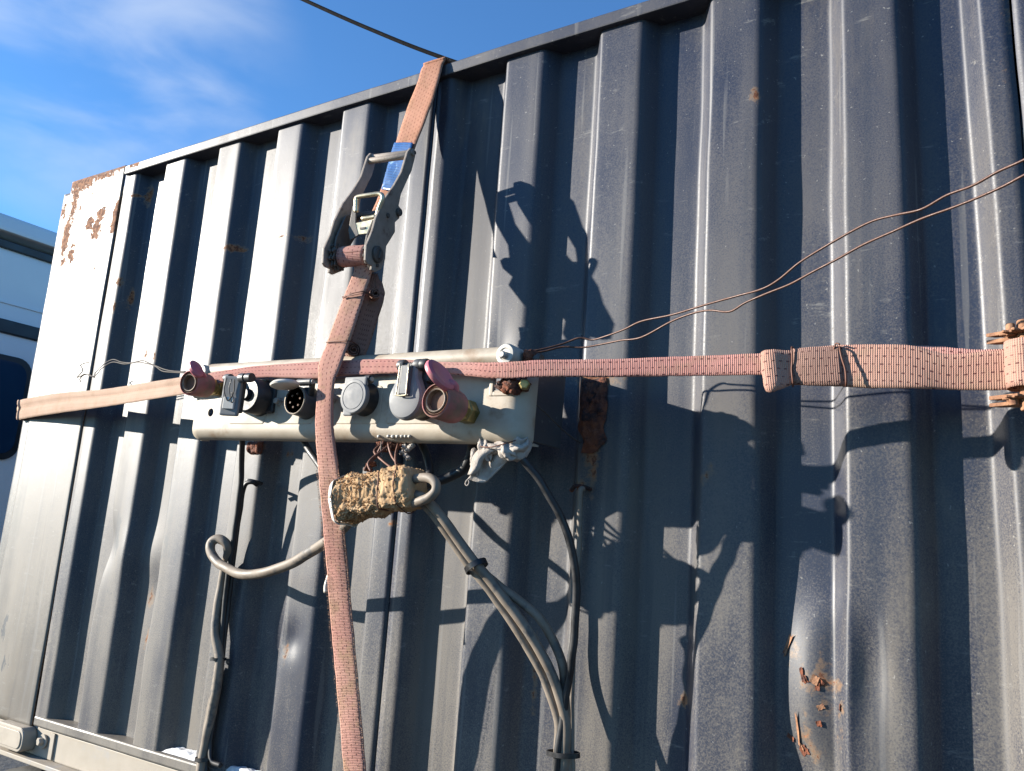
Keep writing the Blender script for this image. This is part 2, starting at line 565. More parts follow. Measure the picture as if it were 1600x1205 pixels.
M_TAPE = simple('black_tie', (0.008, 0.008, 0.009), (0.018, 0.018, 0.02), 0.4, 60, bs=0.2)

def web_mat(name, c1, c2, soil, stitch, fade=0.5, rows=5, pitch=0.0095, ribp=0.0027):
    """polyester webbing: cross ribs, rows of dark stitches, patchy sun fade and dirt"""
    c1, c2, soil = (tuple(v * ALB for v in q) for q in (c1, c2, soil))
    m, nt, b = new_mat(name)
    uv = N(nt, 'ShaderNodeUVMap', uv_map='UVMap').outputs['UV']
    sep = N(nt, 'ShaderNodeSeparateXYZ')
    nt.links.new(uv, sep.inputs['Vector'])
    U, V = sep.outputs['X'], sep.outputs['Y']
    big = noise_fac(nt, 9.0, 5.0, 0.6)
    fine = noise_fac(nt, 90.0, 4.0, 0.65)
    col = mixc(nt, rng(nt, big, 0.32, 0.68), c1, c2)
    col = mixc(nt, rng(nt, fine, 0.52, 0.80, 0.0, 0.6), col, soil)
    big2 = noise_fac(nt, 22.0, 5.0, 0.65)
    col = mixc(nt, rng(nt, big2, 0.48, 0.72, 0.0, 0.75), col, soil)
    grime = noise_fac(nt, 5.0, 5.0, 0.7)
    gr = (soil[0] * 0.5, soil[1] * 0.5, soil[2] * 0.5)
    col = mixc(nt, rng(nt, grime, 0.58, 0.78, 0.0, 0.6), col, gr)
    # ribs across the band
    rib = math_(nt, 'SINE', math_(nt, 'MULTIPLY', U, 2 * math.pi / ribp))
    lane = math_(nt, 'SINE', math_(nt, 'MULTIPLY', V, 2 * math.pi / 0.0028))
    weave = math_(nt, 'MULTIPLY', rib, math_(nt, 'ADD', math_(nt, 'MULTIPLY', lane, 0.35), 0.65))
    col = mixc(nt, rng(nt, weave, -1.0, -0.1, 0.20, 0.0), col, stitch)
    # stitch dashes
    wv = math_(nt, 'MULTIPLY', V, 1.0 / 0.0105)
    row = math_(nt, 'FLOOR', wv)
    fr = math_(nt, 'ABSOLUTE', math_(nt, 'SUBTRACT', math_(nt, 'FRACT', wv), 0.5))
    inrow = rng(nt, fr, 0.05, 0.10, 1.0, 0.0)
    ph = math_(nt, 'FRACT', math_(nt, 'ADD', math_(nt, 'MULTIPLY', U, 1.0 / pitch), math_(nt, 'MULTIPLY', row, 0.37)))
    dvar = rng(nt, noise_fac(nt, 120.0, 2.0, 0.5), 0.35, 0.6, 0.55, 1.0)
    dash = rng(nt, math_(nt, 'ABSOLUTE', math_(nt, 'SUBTRACT', ph, 0.5)), 0.17, 0.24, 1.0, 0.0)
    st = math_(nt, 'MULTIPLY', math_(nt, 'MULTIPLY', inrow, dash), dvar)
    col = mixc(nt, math_(nt, 'MULTIPLY', st, 0.92), col, stitch)
    nt.links.new(col, b.inputs['Base Color'])
    b.inputs['Roughness'].default_value = 0.9
    b.inputs['Specular IOR Level'].default_value = 0.05
    h = math_(nt, 'SUBTRACT', weave, math_(nt, 'MULTIPLY', st, 1.6))
    bump(nt, b, h, 0.55, 0.0009)
    return m

M_WEB = web_mat('pink_webbing', (0.47, 0.225, 0.195), (0.51, 0.285, 0.240), (0.36, 0.235, 0.165), (0.085, 0.030, 0.034))
M_WEBU = web_mat('sun_bleached_brown_webbing', (0.37, 0.185, 0.125), (0.42, 0.225, 0.160), (0.28, 0.165, 0.105), (0.10, 0.035, 0.025))
M_WEBL = web_mat('frayed_pink_webbing', (0.43, 0.225, 0.185), (0.48, 0.280, 0.220), (0.34, 0.225, 0.140), (0.085, 0.034, 0.034))
M_WEBB = web_mat('bleached_webbing', (0.47, 0.330, 0.250), (0.52, 0.375, 0.290), (0.43, 0.305, 0.22), (0.36, 0.235, 0.18))
M_WEBD = web_mat('dirty_webbing', (0.25, 0.150, 0.125), (0.30, 0.185, 0.15), (0.20, 0.13, 0.10), (0.07, 0.034, 0.034))
M_WEBR = web_mat('soiled_pink_webbing', (0.42, 0.230, 0.180), (0.46, 0.275, 0.215), (0.34, 0.235, 0.165), (0.075, 0.025, 0.030))

def label_mat():
    m, nt, b = new_mat('blue_strap_label')
    uv = N(nt, 'ShaderNodeUVMap', uv_map='UVMap').outputs['UV']
    sep = N(nt, 'ShaderNodeSeparateXYZ')
    nt.links.new(uv, sep.inputs['Vector'])
    U, V = sep.outputs['X'], sep.outputs['Y']
    ln = math_(nt, 'FRACT', math_(nt, 'MULTIPLY', U, 1.0 / 0.0062))
    mask = rng(nt, ln, 0.62, 0.70)
    brk = rng(nt, noise_fac(nt, 260.0, 2.0, 0.5), 0.42, 0.5)
    col = mixc(nt, math_(nt, 'MULTIPLY', math_(nt, 'MULTIPLY', mask, brk), 0.55), (0.020, 0.085, 0.24), (0.008, 0.02, 0.06))
    wear = rng(nt, noise_fac(nt, 40.0, 5.0, 0.6), 0.55, 0.66)
    col = mixc(nt, wear, col, (0.20, 0.33, 0.50))
    nt.links.new(col, b.inputs['Base Color'])
    b.inputs['Roughness'].default_value = 0.35
    return m
M_LABEL = label_mat()

# ================================================================= THE SETTING
bm = bmesh.new()
bmesh.ops.create_grid(bm, x_segments=40, y_segments=40, size=900.0)
g = from_bm('ground', bm, M_GROUND)
g['kind'] = 'structure'

# ================================================================= CONTAINER
X_END = -1.955 * S
box_root = thing('shipping_container', 'dusty navy blue corrugated steel container with paint peeling to rust at one corner', 'container', Vector((-0.9, 0.0, ZC - 0.41 * S)))

DEPTH = 0.028 * S
SLOPE = 0.0195 * S
RIB_R = [-1.518, -1.343, -1.168, -0.998, -0.818, -0.639, -0.472, -0.3006, -0.1288]
RIBW = 0.068
Z_TOP = ZC + 0.80 * S
Z_BOT = ZC - 0.386 * S

def zz(k):          # wall height fraction -> world z
    return ZC + k * S

# dents: (px,py on the wall, half width x, half height z, push in, push sideways)
DENTS = [
    (1262, 1060, 0.030, 0.085, -0.021, 0.0),
    (1268, 1140, 0.030, 0.090, -0.018, 0.004),
    (1290, 965, 0.016, 0.030, -0.006, 0.0),
    (1362, 1050, 0.013, 0.050, 0.007, 0.0),
    (1278, 1112, 0.008, 0.050, 0.005, 0.0),
    (1240, 1230, 0.022, 0.04, 0.010, 0.016),
    (215, 870, 0.045, 0.050, -0.010, 0.0),
    (228, 905, 0.022, 0.045, 0.006, 0.014),
    (165, 850, 0.030, 0.05, 0.006, 0.012),
    (130, 1000, 0.035, 0.08, 0.0, -0.010),
    (212, 1020, 0.030, 0.05, 0.0, -0.012),
    (425, 1010, 0.020, 0.06, 0.008, -0.012),
    (455, 1000, 0.016, 0.025, 0.006, 0.0),
    (318, 960, 0.020, 0.07, 0.0, -0.006),
    (1250, 300, 0.030, 0.06, 0.002, -0.004),
    (775, 560, 0.02, 0.05, 0.003, 0.004),
]
DW = [(at(p, q, 0).x, at(p, q, 0).z, rx * S, rz * S, a * S, b * S) for p, q, rx, rz, a, b in DENTS]

RUST = [  # px, py, rx, rz (wall units), strength
    (358, 385, 0.016, 0.006, 1.0), (345, 386, 0.020, 0.003, 0.8), (462, 367, 0.012, 0.004, 0.9), (438, 369, 0.022, 0.002, 0.8),
    (1180, 148, 0.005, 0.008, 0.9),
    (1275, 1065, 0.012, 0.014, 0.62), (1277, 1035, 0.005, 0.028, 0.52), (1252, 1058, 0.005, 0.014, 0.6), (1230, 1010, 0.004, 0.022, 0.75), (1281, 1105, 0.007, 0.014, 0.5),
    (1246, 1140, 0.0025, 0.028, 0.65), (1256, 1175, 0.008, 0.009, 0.62), (1308, 1155, 0.004, 0.010, 0.55), (1236, 1153, 0.005, 0.005, 0.55), (1312, 1108, 0.005, 0.008, 0.7), (1296, 1070, 0.008, 0.006, 0.8),
    (432, 1008, 0.006, 0.022, 0.9), (448, 1018, 0.004, 0.014, 0.8), (213, 935, 0.006, 0.018, 0.8), (213, 1000, 0.004, 0.02, 0.8), (418, 1055, 0.003, 0.02, 0.8),
    (399, 697, 0.014, 0.014, 1.0), (614, 818, 0.007, 0.005, 0.9), (433, 705, 0.006, 0.006, 0.9), (420, 765, 0.005, 0.005, 0.75),
    (905, 762, 0.008, 0.008, 0.9), (930, 590, 0.030, 0.014, 0.9), (925, 712, 0.010, 0.02, 0.85), (928, 735, 0.004, 0.03, 0.7), (870, 1000, 0.0, 0.0, 0.0),
    (218, 300, 0.006, 0.018, 1.0), (208, 305, 0.016, 0.004, 0.9), (185, 440, 0.008, 0.008, 0.9), (190, 460, 0.004, 0.02, 0.9), (178, 480, 0.005, 0.012, 0.8),
    (212, 262, 0.016, 0.010, 0.8), (222, 256, 0.016, 0.006, 0.8),
    (1057, 1100, 0.006, 0.007, 0.85), (1038, 600, 0.0, 0.0, 0.0), (1594, 15, 0.004, 0.04, 0.8), (1594, 130, 0.003, 0.03, 0.8),
    (1110, 738, 0.006, 0.010, 0.5), (1098, 745, 0.004, 0.010, 0.5), (820, 1055, 0.003, 0.05, 0.7), (505, 1015, 0.004, 0.014, 0.7), (228, 552, 0.006, 0.010, 0.8), (240, 556, 0.007, 0.010, 0.75),
]
SCUFF = [(180, 835, 0.016, 0.035, 0.75), (262, 850, 0.030, 0.04, 0.55), (265, 820, 0.02, 0.05, 0.5), (170, 925, 0.01, 0.01, 0.6), (1290, 1130, 0.008, 0.03, 0.5), (700, 1000, 0, 0, 0),
         (300, 830, 0.012, 0.05, 0.45), (755, 1140, 0.012, 0.02, 0.5), (425, 1195, 0.006, 0.006, 0.6), (375, 1180, 0.006, 0.006, 0.6)]
def spots(lst):
    out = []
    for p, q, rx, rz, a in lst:
        if rx <= 0: continue
        w = at(p, q, 0)
        out.append((w.x, w.z, rx * S, rz * S, a))
    return out
RUSTW, SCUFFW = spots(RUST), spots(SCUFF)

def spot_val(lst, x, z):
    v = 0.0
    for cx, cz, rx, rz, a in lst:
        ex, ez = (x - cx) / rx, (z - cz) / rz
        e = ex * ex + ez * ez
        if e < 9: v = max(v, a * math.exp(-0.55 * e))
    return v

def warp(x, y, z):
    """dents and the slow waviness of thin pressed sheet"""
    w = (y / DEPTH)
    y += 0.0022 * mnoise.noise(Vector((x * 3.1, 0.2, z * 2.0)))
    x += 0.0028 * mnoise.noise(Vector((x * 5.0, 4.2, z * 2.6))) + 0.0012 * mnoise.noise(Vector((x * 9.0, 9.2, z * 9.0)))
    for cx, cz, rx, rz, a, b in DW:
        ex, ez = (x - cx) / rx, (z - cz) / rz
        e = ex * ex + ez * ez
        if e < 12:
            k = math.exp(-e)
            y += a * k * (1.0 - 0.45 * min(max(w, 0), 1))
            x += b * k
    # the sheet near the right seam leans a little
    kx = min(max((x + 0.17 * S) / (0.12 * S), 0.0), 1.0)
    kz = min(max((z - ZC) / (0.66 * S), 0.0), 1.2)
    x -= 0.014 * S * kx * kz
    return x, y, z

def corrugation(x0, x1, ribs):
    """profile polyline (x, y); ribs list of (left, right) outer faces"""
    pts = []
    for (l, r) in ribs:
        for (x, y, rad) in ((l - SLOPE, DEPTH, 0.006 * S), (l, 0.0, 0.005 * S), (r, 0.0, 0.0085 * S), (r + SLOPE, DEPTH, 0.006 * S)):
            pts.append((x, y, rad))
    pts = [p for p in pts if x0 + 0.001 < p[0] < x1 - 0.001]
    def ylin(x):
        allp = []
        for (l, r) in ribs:
            allp += [(l - SLOPE, DEPTH), (l, 0.0), (r, 0.0), (r + SLOPE, DEPTH)]
        for a, b in zip(allp[:-1], allp[1:]):
            if a[0] <= x <= b[0]:
                t = (x - a[0]) / max(b[0] - a[0], 1e-9)
                return a[1] * (1 - t) + b[1] * t
        return DEPTH if x < allp[0][0] or x > allp[-1][0] else 0.0
    P = [(x0, ylin(x0), 0)] + pts + [(x1, ylin(x1), 0)]
    out = [(P[0][0], P[0][1])]
    for i in range(1, len(P) - 1):
        a, b, c = Vector(P[i - 1][:2]), Vector(P[i][:2]), Vector(P[i + 1][:2])
        r = min(P[i][2], (b - a).length * 0.48, (c - b).length * 0.48)
        p, q = b + (a - b).normalized() * r, b + (c - b).normalized() * r
        last = Vector(out[-1])
        gap = (p - last).length
        k = max(1, int(gap / (0.011)))
        for j in range(1, k + 1):
            t = last.lerp(p, j / k)
            out.append((t.x, t.y))
        for j in range(1, 6):
            t = j / 5
            w = p * ((1 - t) ** 2) + b * (2 * t * (1 - t)) + q * (t * t)
            out.append((w.x, w.y))
    last, e = Vector(out[-1]), Vector(P[-1][:2])
    k = max(1, int((e - last).length / 0.011))
    for j in range(1, k + 1):
        t = last.lerp(e, j / k)
        out.append((t.x, t.y))
    return out

def panel(name, x0, x1, ribs, rows, proud=0.0, label=None):
    prof = corrugation(x0, x1, ribs)
    nx = len(prof)
    verts, ru, sc = [], [], []
    for i in range(rows + 1):
        z = Z_BOT + (Z_TOP - Z_BOT) * i / rows
        for (x, y) in prof:
            ru.append(spot_val(RUSTW, x, z))
            sc.append(spot_val(SCUFFW, x, z))
            X, Y, Z = warp(x, y, z)
            verts.append((X, Y - proud, Z))
    faces = [(i * nx + j, i * nx + j + 1, (i + 1) * nx + j + 1, (i + 1) * nx + j) for i in range(rows) for j in range(nx - 1)]
    # turned edge at both ends so the sheet has thickness
    base = len(verts)
    for i in range(rows + 1):
        for j in (0, nx - 1):
            v = verts[i * nx + j]
            verts.append((v[0], v[1] + 0.012, v[2]))
            ru.append(0.0); sc.append(0.0)
    for i in range(rows):
        faces.append((i * nx, (i + 1) * nx, base + 2 * (i + 1), base + 2 * i))
        faces.append(((i + 1) * nx - 1, base + 2 * i + 1, base + 2 * (i + 1) + 1, (i + 2) * nx - 1))
    me = bpy.data.meshes.new(name)
    me.from_pydata(verts, [], faces)
    for nm, arr in (('rust', ru), ('scuff', sc)):
        a = me.attributes.new(nm, 'FLOAT', 'POINT')
        a.data.foreach_set('value', arr)
    o = link_mesh(name, me, M_PAINT, box_root)
    if label: o['label'] = label
    return o

ribs_l = [(-1.735 * S - 0.05, -1.692 * S)] + [((r - RIBW) * S, r * S) for r in RIB_R[:4]] + [(-0.892 * S, -0.818 * S)]
ribs_r = [(-0.892 * S, -0.818 * S)] + [((r - RIBW) * S, r * S) for r in RIB_R[5:]] + [(-0.0325 * S, 0.046 * S)]
SEAM1, SEAM2 = -0.848 * S, -0.002 * S
panel('side_panel', -1.733 * S, SEAM1 - 0.0012, ribs_l, 170, 0.0, 'sheet of corrugated panel near the peeling corner')
mid_panel = panel('side_panel', SEAM1 + 0.0028, SEAM2 - 0.001, ribs_r, 170, -0.0015, 'middle sheet of corrugated panel carrying the socket bar shadow')
ribs_f = [(-0.0325 * S, 0.046 * S)] + [((0.046 + 0.172 * k - RIBW) * S, (0.046 + 0.172 * k) * S) for k in range(1, 12)]
panel('side_panel', SEAM2 + 0.002, 1.9 * S, ribs_f, 40, -0.001, 'sheet of corrugated panel at the right edge')
# black strips added behind the seams, standing in for the shade in the gaps
for sx in (SEAM1, SEAM2):
    bm = bmesh.new(); boxw(bm, sx - 0.012, sx + 0.014, 0.010, 0.014, Z_BOT, Z_TOP)
    from_bm('seam_gap_shade', bm, M_CABD, box_root)
bm = bmesh.new(); boxw(bm, -1.760 * S, -1.715 * S, 0.020, 0.024, Z_BOT, Z_TOP)
from_bm('seam_gap_shade', bm, M_CABD, box_root)  # black strip in place of the shade between plate and corrugation

def rail_mesh(name, sec, x0, x1, step=0.03, amp=0.0012):
    """closed section [(y,z)] swept along x with a little waviness"""
    k = len(sec)
    n = int((x1 - x0) / step)
    verts, ru, sc = [], [], []
    for i in range(n + 1):
        x = x0 + (x1 - x0) * i / n
        dy = amp * mnoise.noise(Vector((x * 4, 1, 2)))
        dz = amp * mnoise.noise(Vector((x * 3, 5, 2)))
        for (y, z) in sec:
            verts.append((x, y + dy, z + dz))
            ru.append(spot_val(RUSTW, x, z)); sc.append(0.0)
    faces = []
    for i in range(n):
        for j in range(k):
            j2 = (j + 1) % k
            faces.append((i * k + j, i * k + j2, (i + 1) * k + j2, (i + 1) * k + j))
    faces.append(tuple(range(k)))
    faces.append(tuple(n * k + j for j in reversed(range(k))))
    me = bpy.data.meshes.new(name)
    me.from_pydata(verts, [], faces)
    for nm, arr in (('rust', ru), ('scuff', sc)):
        a = me.attributes.new(nm, 'FLOAT', 'POINT')
        a.data.foreach_set('value', arr)
    bm = bmesh.new(); bm.from_mesh(me); bmesh.ops.recalc_face_normals(bm, faces=bm.faces); bm.to_mesh(me); bm.free()
    return me

PR = 0.008 * S
zt0, zt1 = zz(0.7763), zz(0.7975)
r = 0.003
sec = [(DEPTH + 0.03, zt0), (-PR + r, zt0), (-PR + r * .3, zt0 + r * .3), (-PR, zt0 + r), (-PR, zt1 - r), (-PR + r * .3, zt1 - r * .3), (-PR + r, zt1), (DEPTH + 0.03, zt1)]
link_mesh('top_rail', rail_mesh('top_rail', sec, -1.7285 * S, 1.9 * S), M_RAIL, box_root, False)
zb0, zb1 = zz(-0.397), zz(-0.3785)
r = 0.004
sec = [(DEPTH + 0.03, zb0), (-0.004 + r, zb0), (-0.004 + r * .3, zb0 + r * .3), (-0.004, zb0 + r), (-0.004, zb1 - r), (-0.004 + r * .3, zb1 - r * .3), (-0.004 + r, zb1), (DEPTH + 0.03, zb1)]
link_mesh('bottom_rail', rail_mesh('bottom_rail', sec, -1.7285 * S, 1.9 * S), M_RAIL, box_root, False)

# corner plate and post, with peeling paint near the top
def plate(name, x0, x1, y, z0, z1, thick, parent, rust_list, nx=40, nz=150, mat=M_PLATE, label=None):
    verts, faces, ru, sc = [], [], [], []
    RW, SW = rust_list
    for i in range(nz + 1):
        z = z0 + (z1 - z0) * i / nz
        for j in range(nx + 1):
            x = x0 + (x1 - x0) * j / nx
            yy = y + 0.0016 * mnoise.noise(Vector((x * 4, 3, z * 3)))
            if j in (0, nx) or i in (0, nz): yy += 0.0012
            verts.append((x + 0.0015 * mnoise.noise(Vector((j * .01, 2, z * 7))), yy, z))
            ru.append(spot_val(RW, x, z)); sc.append(spot_val(SW, x, z))
    W = nx + 1
    for i in range(nz):
        for j in range(nx):
            p = i * W + j
            faces.append((p, p + 1, p + W + 1, p + W))
    rim = [j for j in range(W)] + [i * W + nx for i in range(1, nz + 1)] + [nz * W + j for j in range(nx - 1, -1, -1)] + [i * W for i in range(nz - 1, 0, -1)]
    b0 = len(verts)
    for p in rim:
        v = verts[p]
        verts.append((v[0], v[1] + thick, v[2])); ru.append(1.0); sc.append(0)
    for q in range(len(rim)):
        q2 = (q + 1) % len(rim)
        faces.append((rim[q2], rim[q], b0 + q, b0 + q2))
    me = bpy.data.meshes.new(name)
    me.from_pydata(verts, [], faces)
    for nm, arr in (('rust', ru), ('scuff', sc)):
        a = me.attributes.new(nm, 'FLOAT', 'POINT')
        a.data.foreach_set('value', arr)
    o = link_mesh(name, me, mat, parent)
    if label: o['label'] = label
    return o

PLR = [(130, 285, 0.06, 0.025, 0.95), (165, 275, 0.05, 0.012, 0.9), (190, 262, 0.03, 0.010, 0.85), (105, 370, 0.016, 0.05, 0.95), (118, 320, 0.014, 0.06, 0.85), (112, 400, 0.02, 0.022, 0.8),
       (152, 360, 0.022, 0.026, 0.95), (160, 335, 0.018, 0.018, 0.9), (143, 350, 0.018, 0.022, 0.9), (184, 335, 0.016, 0.038, 1.0), (178, 355, 0.016, 0.02, 0.9), (144, 307, 0.010, 0.008, 0.8), (123, 312, 0.012, 0.006, 0.75),
       (100, 410, 0.014, 0.014, 0.8), (140, 430, 0.004, 0.012, 0.85), (150, 418, 0.004, 0.013, 0.8), (123, 460, 0.005, 0.010, 0.8), (105, 482, 0.006, 0.006, 0.7), (116, 497, 0.010, 0.005, 0.7), (128, 326, 0.006, 0.012, 0.8), (97, 330, 0.02, 0.03, 0.75), (200, 252, 0.02, 0.006, 0.8), (117, 384, 0.01, 0.012, 0.75)]
PLS = [(95, 700, 0.03, 0.06, 0.42), (115, 690, 0.012, 0.06, 0.5), (100, 815, 0.006, 0.02, 0.75), (10, 980, 0.012, 0.04, 0.7), (7, 1040, 0.02, 0.03, 0.5), (103, 640, 0.02, 0.02, 0.5), (110, 800, 0.006, 0.05, 0.6)]
spl = (spots(PLR), spots(PLS))
plate('corner_plate', -1.953 * S, -1.7375 * S, -0.004, zz(-0.402), zz(0.803), 0.0045, box_root, spl, label='flat corner plate with paint peeled to brown rust')
plate('corner_post', -1.992 * S, -1.948 * S, 0.004, zz(-0.41), zz(0.780), 0.12, box_root, spl, nx=8, label='narrow corner post edge')
# the rest of the box: roof, ends, floor, far side
bm = bmesh.new(); boxw(bm, -1.98 * S, 1.95 * S, 0.066, 2.3, zz(0.772), zz(0.790)); from_bm('roof', bm, M_INNER, box_root)
bm = bmesh.new(); boxw(bm, -1.985 * S, -1.955 * S, 0.13, 2.3, zz(-0.40), zz(0.768)); from_bm('end_wall', bm, M_INNER, box_root)
bm = bmesh.new(); boxw(bm, 1.91 * S, 1.94 * S, 0.06, 2.3, zz(-0.40), zz(0.768)); from_bm('end_wall', bm, M_INNER, box_root)
bm = bmesh.new(); boxw(bm, -1.95 * S, 1.90 * S, 2.26, 2.30, zz(-0.38), zz(0.768)); from_bm('far_wall', bm, M_INNER, box_root)
bm = bmesh.new(); boxw(bm, -1.95 * S, 1.90 * S, 0.07, 2.25, zz(-0.40), zz(-0.385)); from_bm('floor_panel', bm, M_INNER, box_root)

# paint flakes lifting off the dent
from mathutils.bvhtree import BVHTree
_w = root_loc(box_root)
bvh = BVHTree.FromPolygons([v.co + _w for v in mid_panel.data.vertices], [tuple(f.vertices) for f in mid_panel.data.polygons])
def wall_hit(px, py):
    d = ray(px, py).normalized()
    loc, nrm, idx, dist = bvh.ray_cast(CAM, d)
    if loc is None:
        return at(px, py, 0), Vector((0, -1, 0))
    return loc, (nrm if nrm.dot(d) < 0 else -nrm)
for q, (px, py, w, h, ang) in enumerate(((1231, 1008, .007, .030, -.35), (1254, 1055, .006, .018, .3), (1258, 1062, .007, .010, .6), (1273, 1062, .010, .012, -.4), (1281, 1068, .010, .008, .8), (1277, 1074, .006, .009, 0.1), (1282, 1105, .010, .007, .5), (1313, 1106, .006, .009, -.2), (1279, 1131, .007, .008, .2), (1247, 1140, .004, .040, .08), (1236, 1152, .012, .006, -.5), (1257, 1172, .012, .014, .6), (1252, 1166, .005, .012, .4))):
    p_, n_ = wall_hit(px, py)
    tx = (EX - n_ * EX.dot(n_)).normalized(); tz = n_.cross(tx)
    tz = tz if tz.z > 0 else -tz
    ca, sa_ = math.cos(ang), math.sin(ang)
    tx, tz = tx * ca + tz * sa_, tz * ca - tx * sa_
    bm = bmesh.new()
    rows_ = []
    for i_ in range(5):
        row_ = []
        for j_ in range(5):
            a_, b_ = i_ / 4 - 0.5, j_ / 4 - 0.5
            jag = 1 + 0.5 * mnoise.noise(Vector((i_ * 1.7, j_ * 2.1, q * 3.3)))
            lift = 0.0005 + 0.0012 * max(0, a_ + 0.25) ** 2 * 2.5 + 0.0004 * mnoise.noise(Vector((i_, j_, q * 1.9)))
            row_.append(bm.verts.new(p_ + tx * (a_ * w * jag) + tz * (b_ * h * jag) + n_ * lift))
        rows_.append(row_)
    for i_ in range(4):
        for j_ in range(4):
            bm.faces.new([rows_[i_][j_], rows_[i_ + 1][j_], rows_[i_ + 1][j_ + 1], rows_[i_][j_ + 1]])
    from_bm('paint_flake', bm, M_RUST if q % 3 else M_RUSTP, mid_panel)
# flaking rust patch on the middle sheet
def lump_plate(name, poly, y0, bulge, m, parent, n=26, seed=0.0, sub=None):
    xs = [p.x for p in poly]; zs = [p.z for p in poly]
    x0, x1, z0, z1 = min(xs), max(xs), min(zs), max(zs)
    verts, faces = [], []
    for i in range(n + 1):
        for j in range(n + 1):
            fx, fz = j / n, i / n
            x = x0 + (x1 - x0) * fx
            z = z0 + (z1 - z0) * fz
            xm = (x0 + x1) / 2
            x = xm + (x - xm) * (1 - 0.45 * (1 - fz) ** 4 - 0.12 * fz ** 6)
            rnd = 0.22 * (x1 - x0)
            x += rnd * mnoise.noise(Vector((seed, z * 38, 1))) * (1 if fx in (0, 1) else 0.5)
            z += 0.06 * (z1 - z0) * mnoise.noise(Vector((x * 40, seed, 3)))
            e = min(1, 6 * fx, 6 * (1 - fx), 9 * fz, 9 * (1 - fz))
            y = y0 - bulge * e * (0.35 + 0.9 * abs(mnoise.fractal(Vector((x * 45, seed, z * 30)), 0.8, 2.2, 4)))
            verts.append((x, y, z))
    W = n + 1
    faces = [(i * W + j, i * W + j + 1, (i + 1) * W + j + 1, (i + 1) * W + j) for i in range(n) for j in range(n)]
    me = bpy.data.meshes.new(name)
    me.from_pydata(verts, [], faces)
    return link_mesh(name, me, m, parent)
lump_plate('rust_patch', [at(908, 594, 0), at(946, 594, 0), at(946, 708, 0), at(910, 708, 0)], -0.001, 0.010, M_RUST, box_root, 30, 3.0)
lump_plate('rust_patch', [at(388, 690, 0), at(413, 690, 0), at(412, 710, 0), at(390, 710, 0)], 0.0, 0.012, M_RUST, box_root, 16, 5.0)

# welded rusty hooks on the panel
def hook(px, py, m):
    p = at(px, py, 0.0)
    o = tube('weld_hook', [p + Vector((0.012, 0.006, 0)), p + Vector((0.008, -0.012, 0.003)), p + Vector((-0.006, -0.018, 0.004)), p + Vector((-0.016, -0.014, -0.004))], 0.0035, m, box_root, 5, 8)
    return o
hook(400, 755, M_BLK)
hook(912, 765, M_RUST)

# ================================================================= TRUCK (cab ahead of the box, chassis under it)
truck = thing('truck', 'white truck cab with dark rear window behind the peeling container corner', 'truck', Vector((-4.2, 1.0, 0.0)))
XC = -3.0 * S
def cab_prism(name, pts, y0, y1, m, bev=0.03):
    bm = bmesh.new()
    a = [bm.verts.new((x, y0, z)) for x, z in pts]
    b = [bm.verts.new((x, y1, z)) for x, z in pts]
    bm.faces.new(a); bm.faces.new(list(reversed(b)))
    k = len(pts)
    for i in range(k):
        bm.faces.new([a[i], b[i], b[(i + 1) % k], a[(i + 1) % k]])
    return from_bm(name, bm, m, truck, bevel=bev, seg=4, auto=0.5)
zr = lambda px, py: at_x(px, py, XC).z
z_roof = zr(40, 392)
cab_prism('cab_body', [(XC, 1.0), (XC, z_roof), (XC - 0.25, z_roof + 0.10), (XC - 1.3, z_roof + 0.10), (XC - 1.75, z_roof - 0.75), (XC - 1.9, 1.0)], -0.12, 2.38, M_CAB, 0.05)
z_f0, z_f1 = zr(30, 372), zr(40, 345)
cab_prism('roof_fairing', [(XC + 0.03, z_f0), (XC + 0.0, z_f1), (XC - 0.5, z_f1 + 0.05), (XC - 1.2, z_f0 + 0.05)], -0.10, 2.36, M_CAB, 0.03)
bm = bmesh.new(); boxw(bm, XC - 0.9, XC + 0.010, -0.09, 2.35, zr(30, 392) - 0.01, zr(30, 383)); from_bm('roof_gap', bm, M_CABD, truck, bevel=0.004)
bm = bmesh.new(); boxw(bm, XC - 0.05, XC + 0.012, -0.10, 2.30, zr(30, 527), zr(30, 505)); from_bm('rear_trim', bm, M_CABD, truck, bevel=0.006)
bm = bmesh.new(); boxw(bm, XC - 0.05, XC + 0.006, -0.10, 2.30, zr(30, 480), zr(30, 477)); from_bm('panel_crease', bm, M_CAB, truck)
def round_rect_x(bm, X, y0, y1, z0, z1, rad, t):
    poly = []
    for cy, cz, a0 in ((y1 - rad, z1 - rad, 0), (y0 + rad, z1 - rad, 90), (y0 + rad, z0 + rad, 180), (y1 - rad, z0 + rad, 270)):
        for k in range(7):
            a = math.radians(a0 + 15 * k)
            poly.append(Vector((X, cy + rad * math.cos(a), cz + rad * math.sin(a))))
    prism(bm, poly, EX, t)
yw1 = at_x(34, 640, XC).y
zw1, zw0 = zr(10, 560), zr(8, 715)
bm = bmesh.new(); round_rect_x(bm, XC + 0.006, yw1 - 0.40, yw1 + 0.012, zw0 - 0.012, zw1 + 0.012, 0.07, 0.012)
win = from_bm('rear_window', bm, M_CABD, truck, bevel=0.002)
bm = bmesh.new(); round_rect_x(bm, XC + 0.014, yw1 - 0.385, yw1 - 0.012, zw0 + 0.012, zw1 - 0.012, 0.06, 0.006)
from_bm('pane', bm, M_GLASS, win)
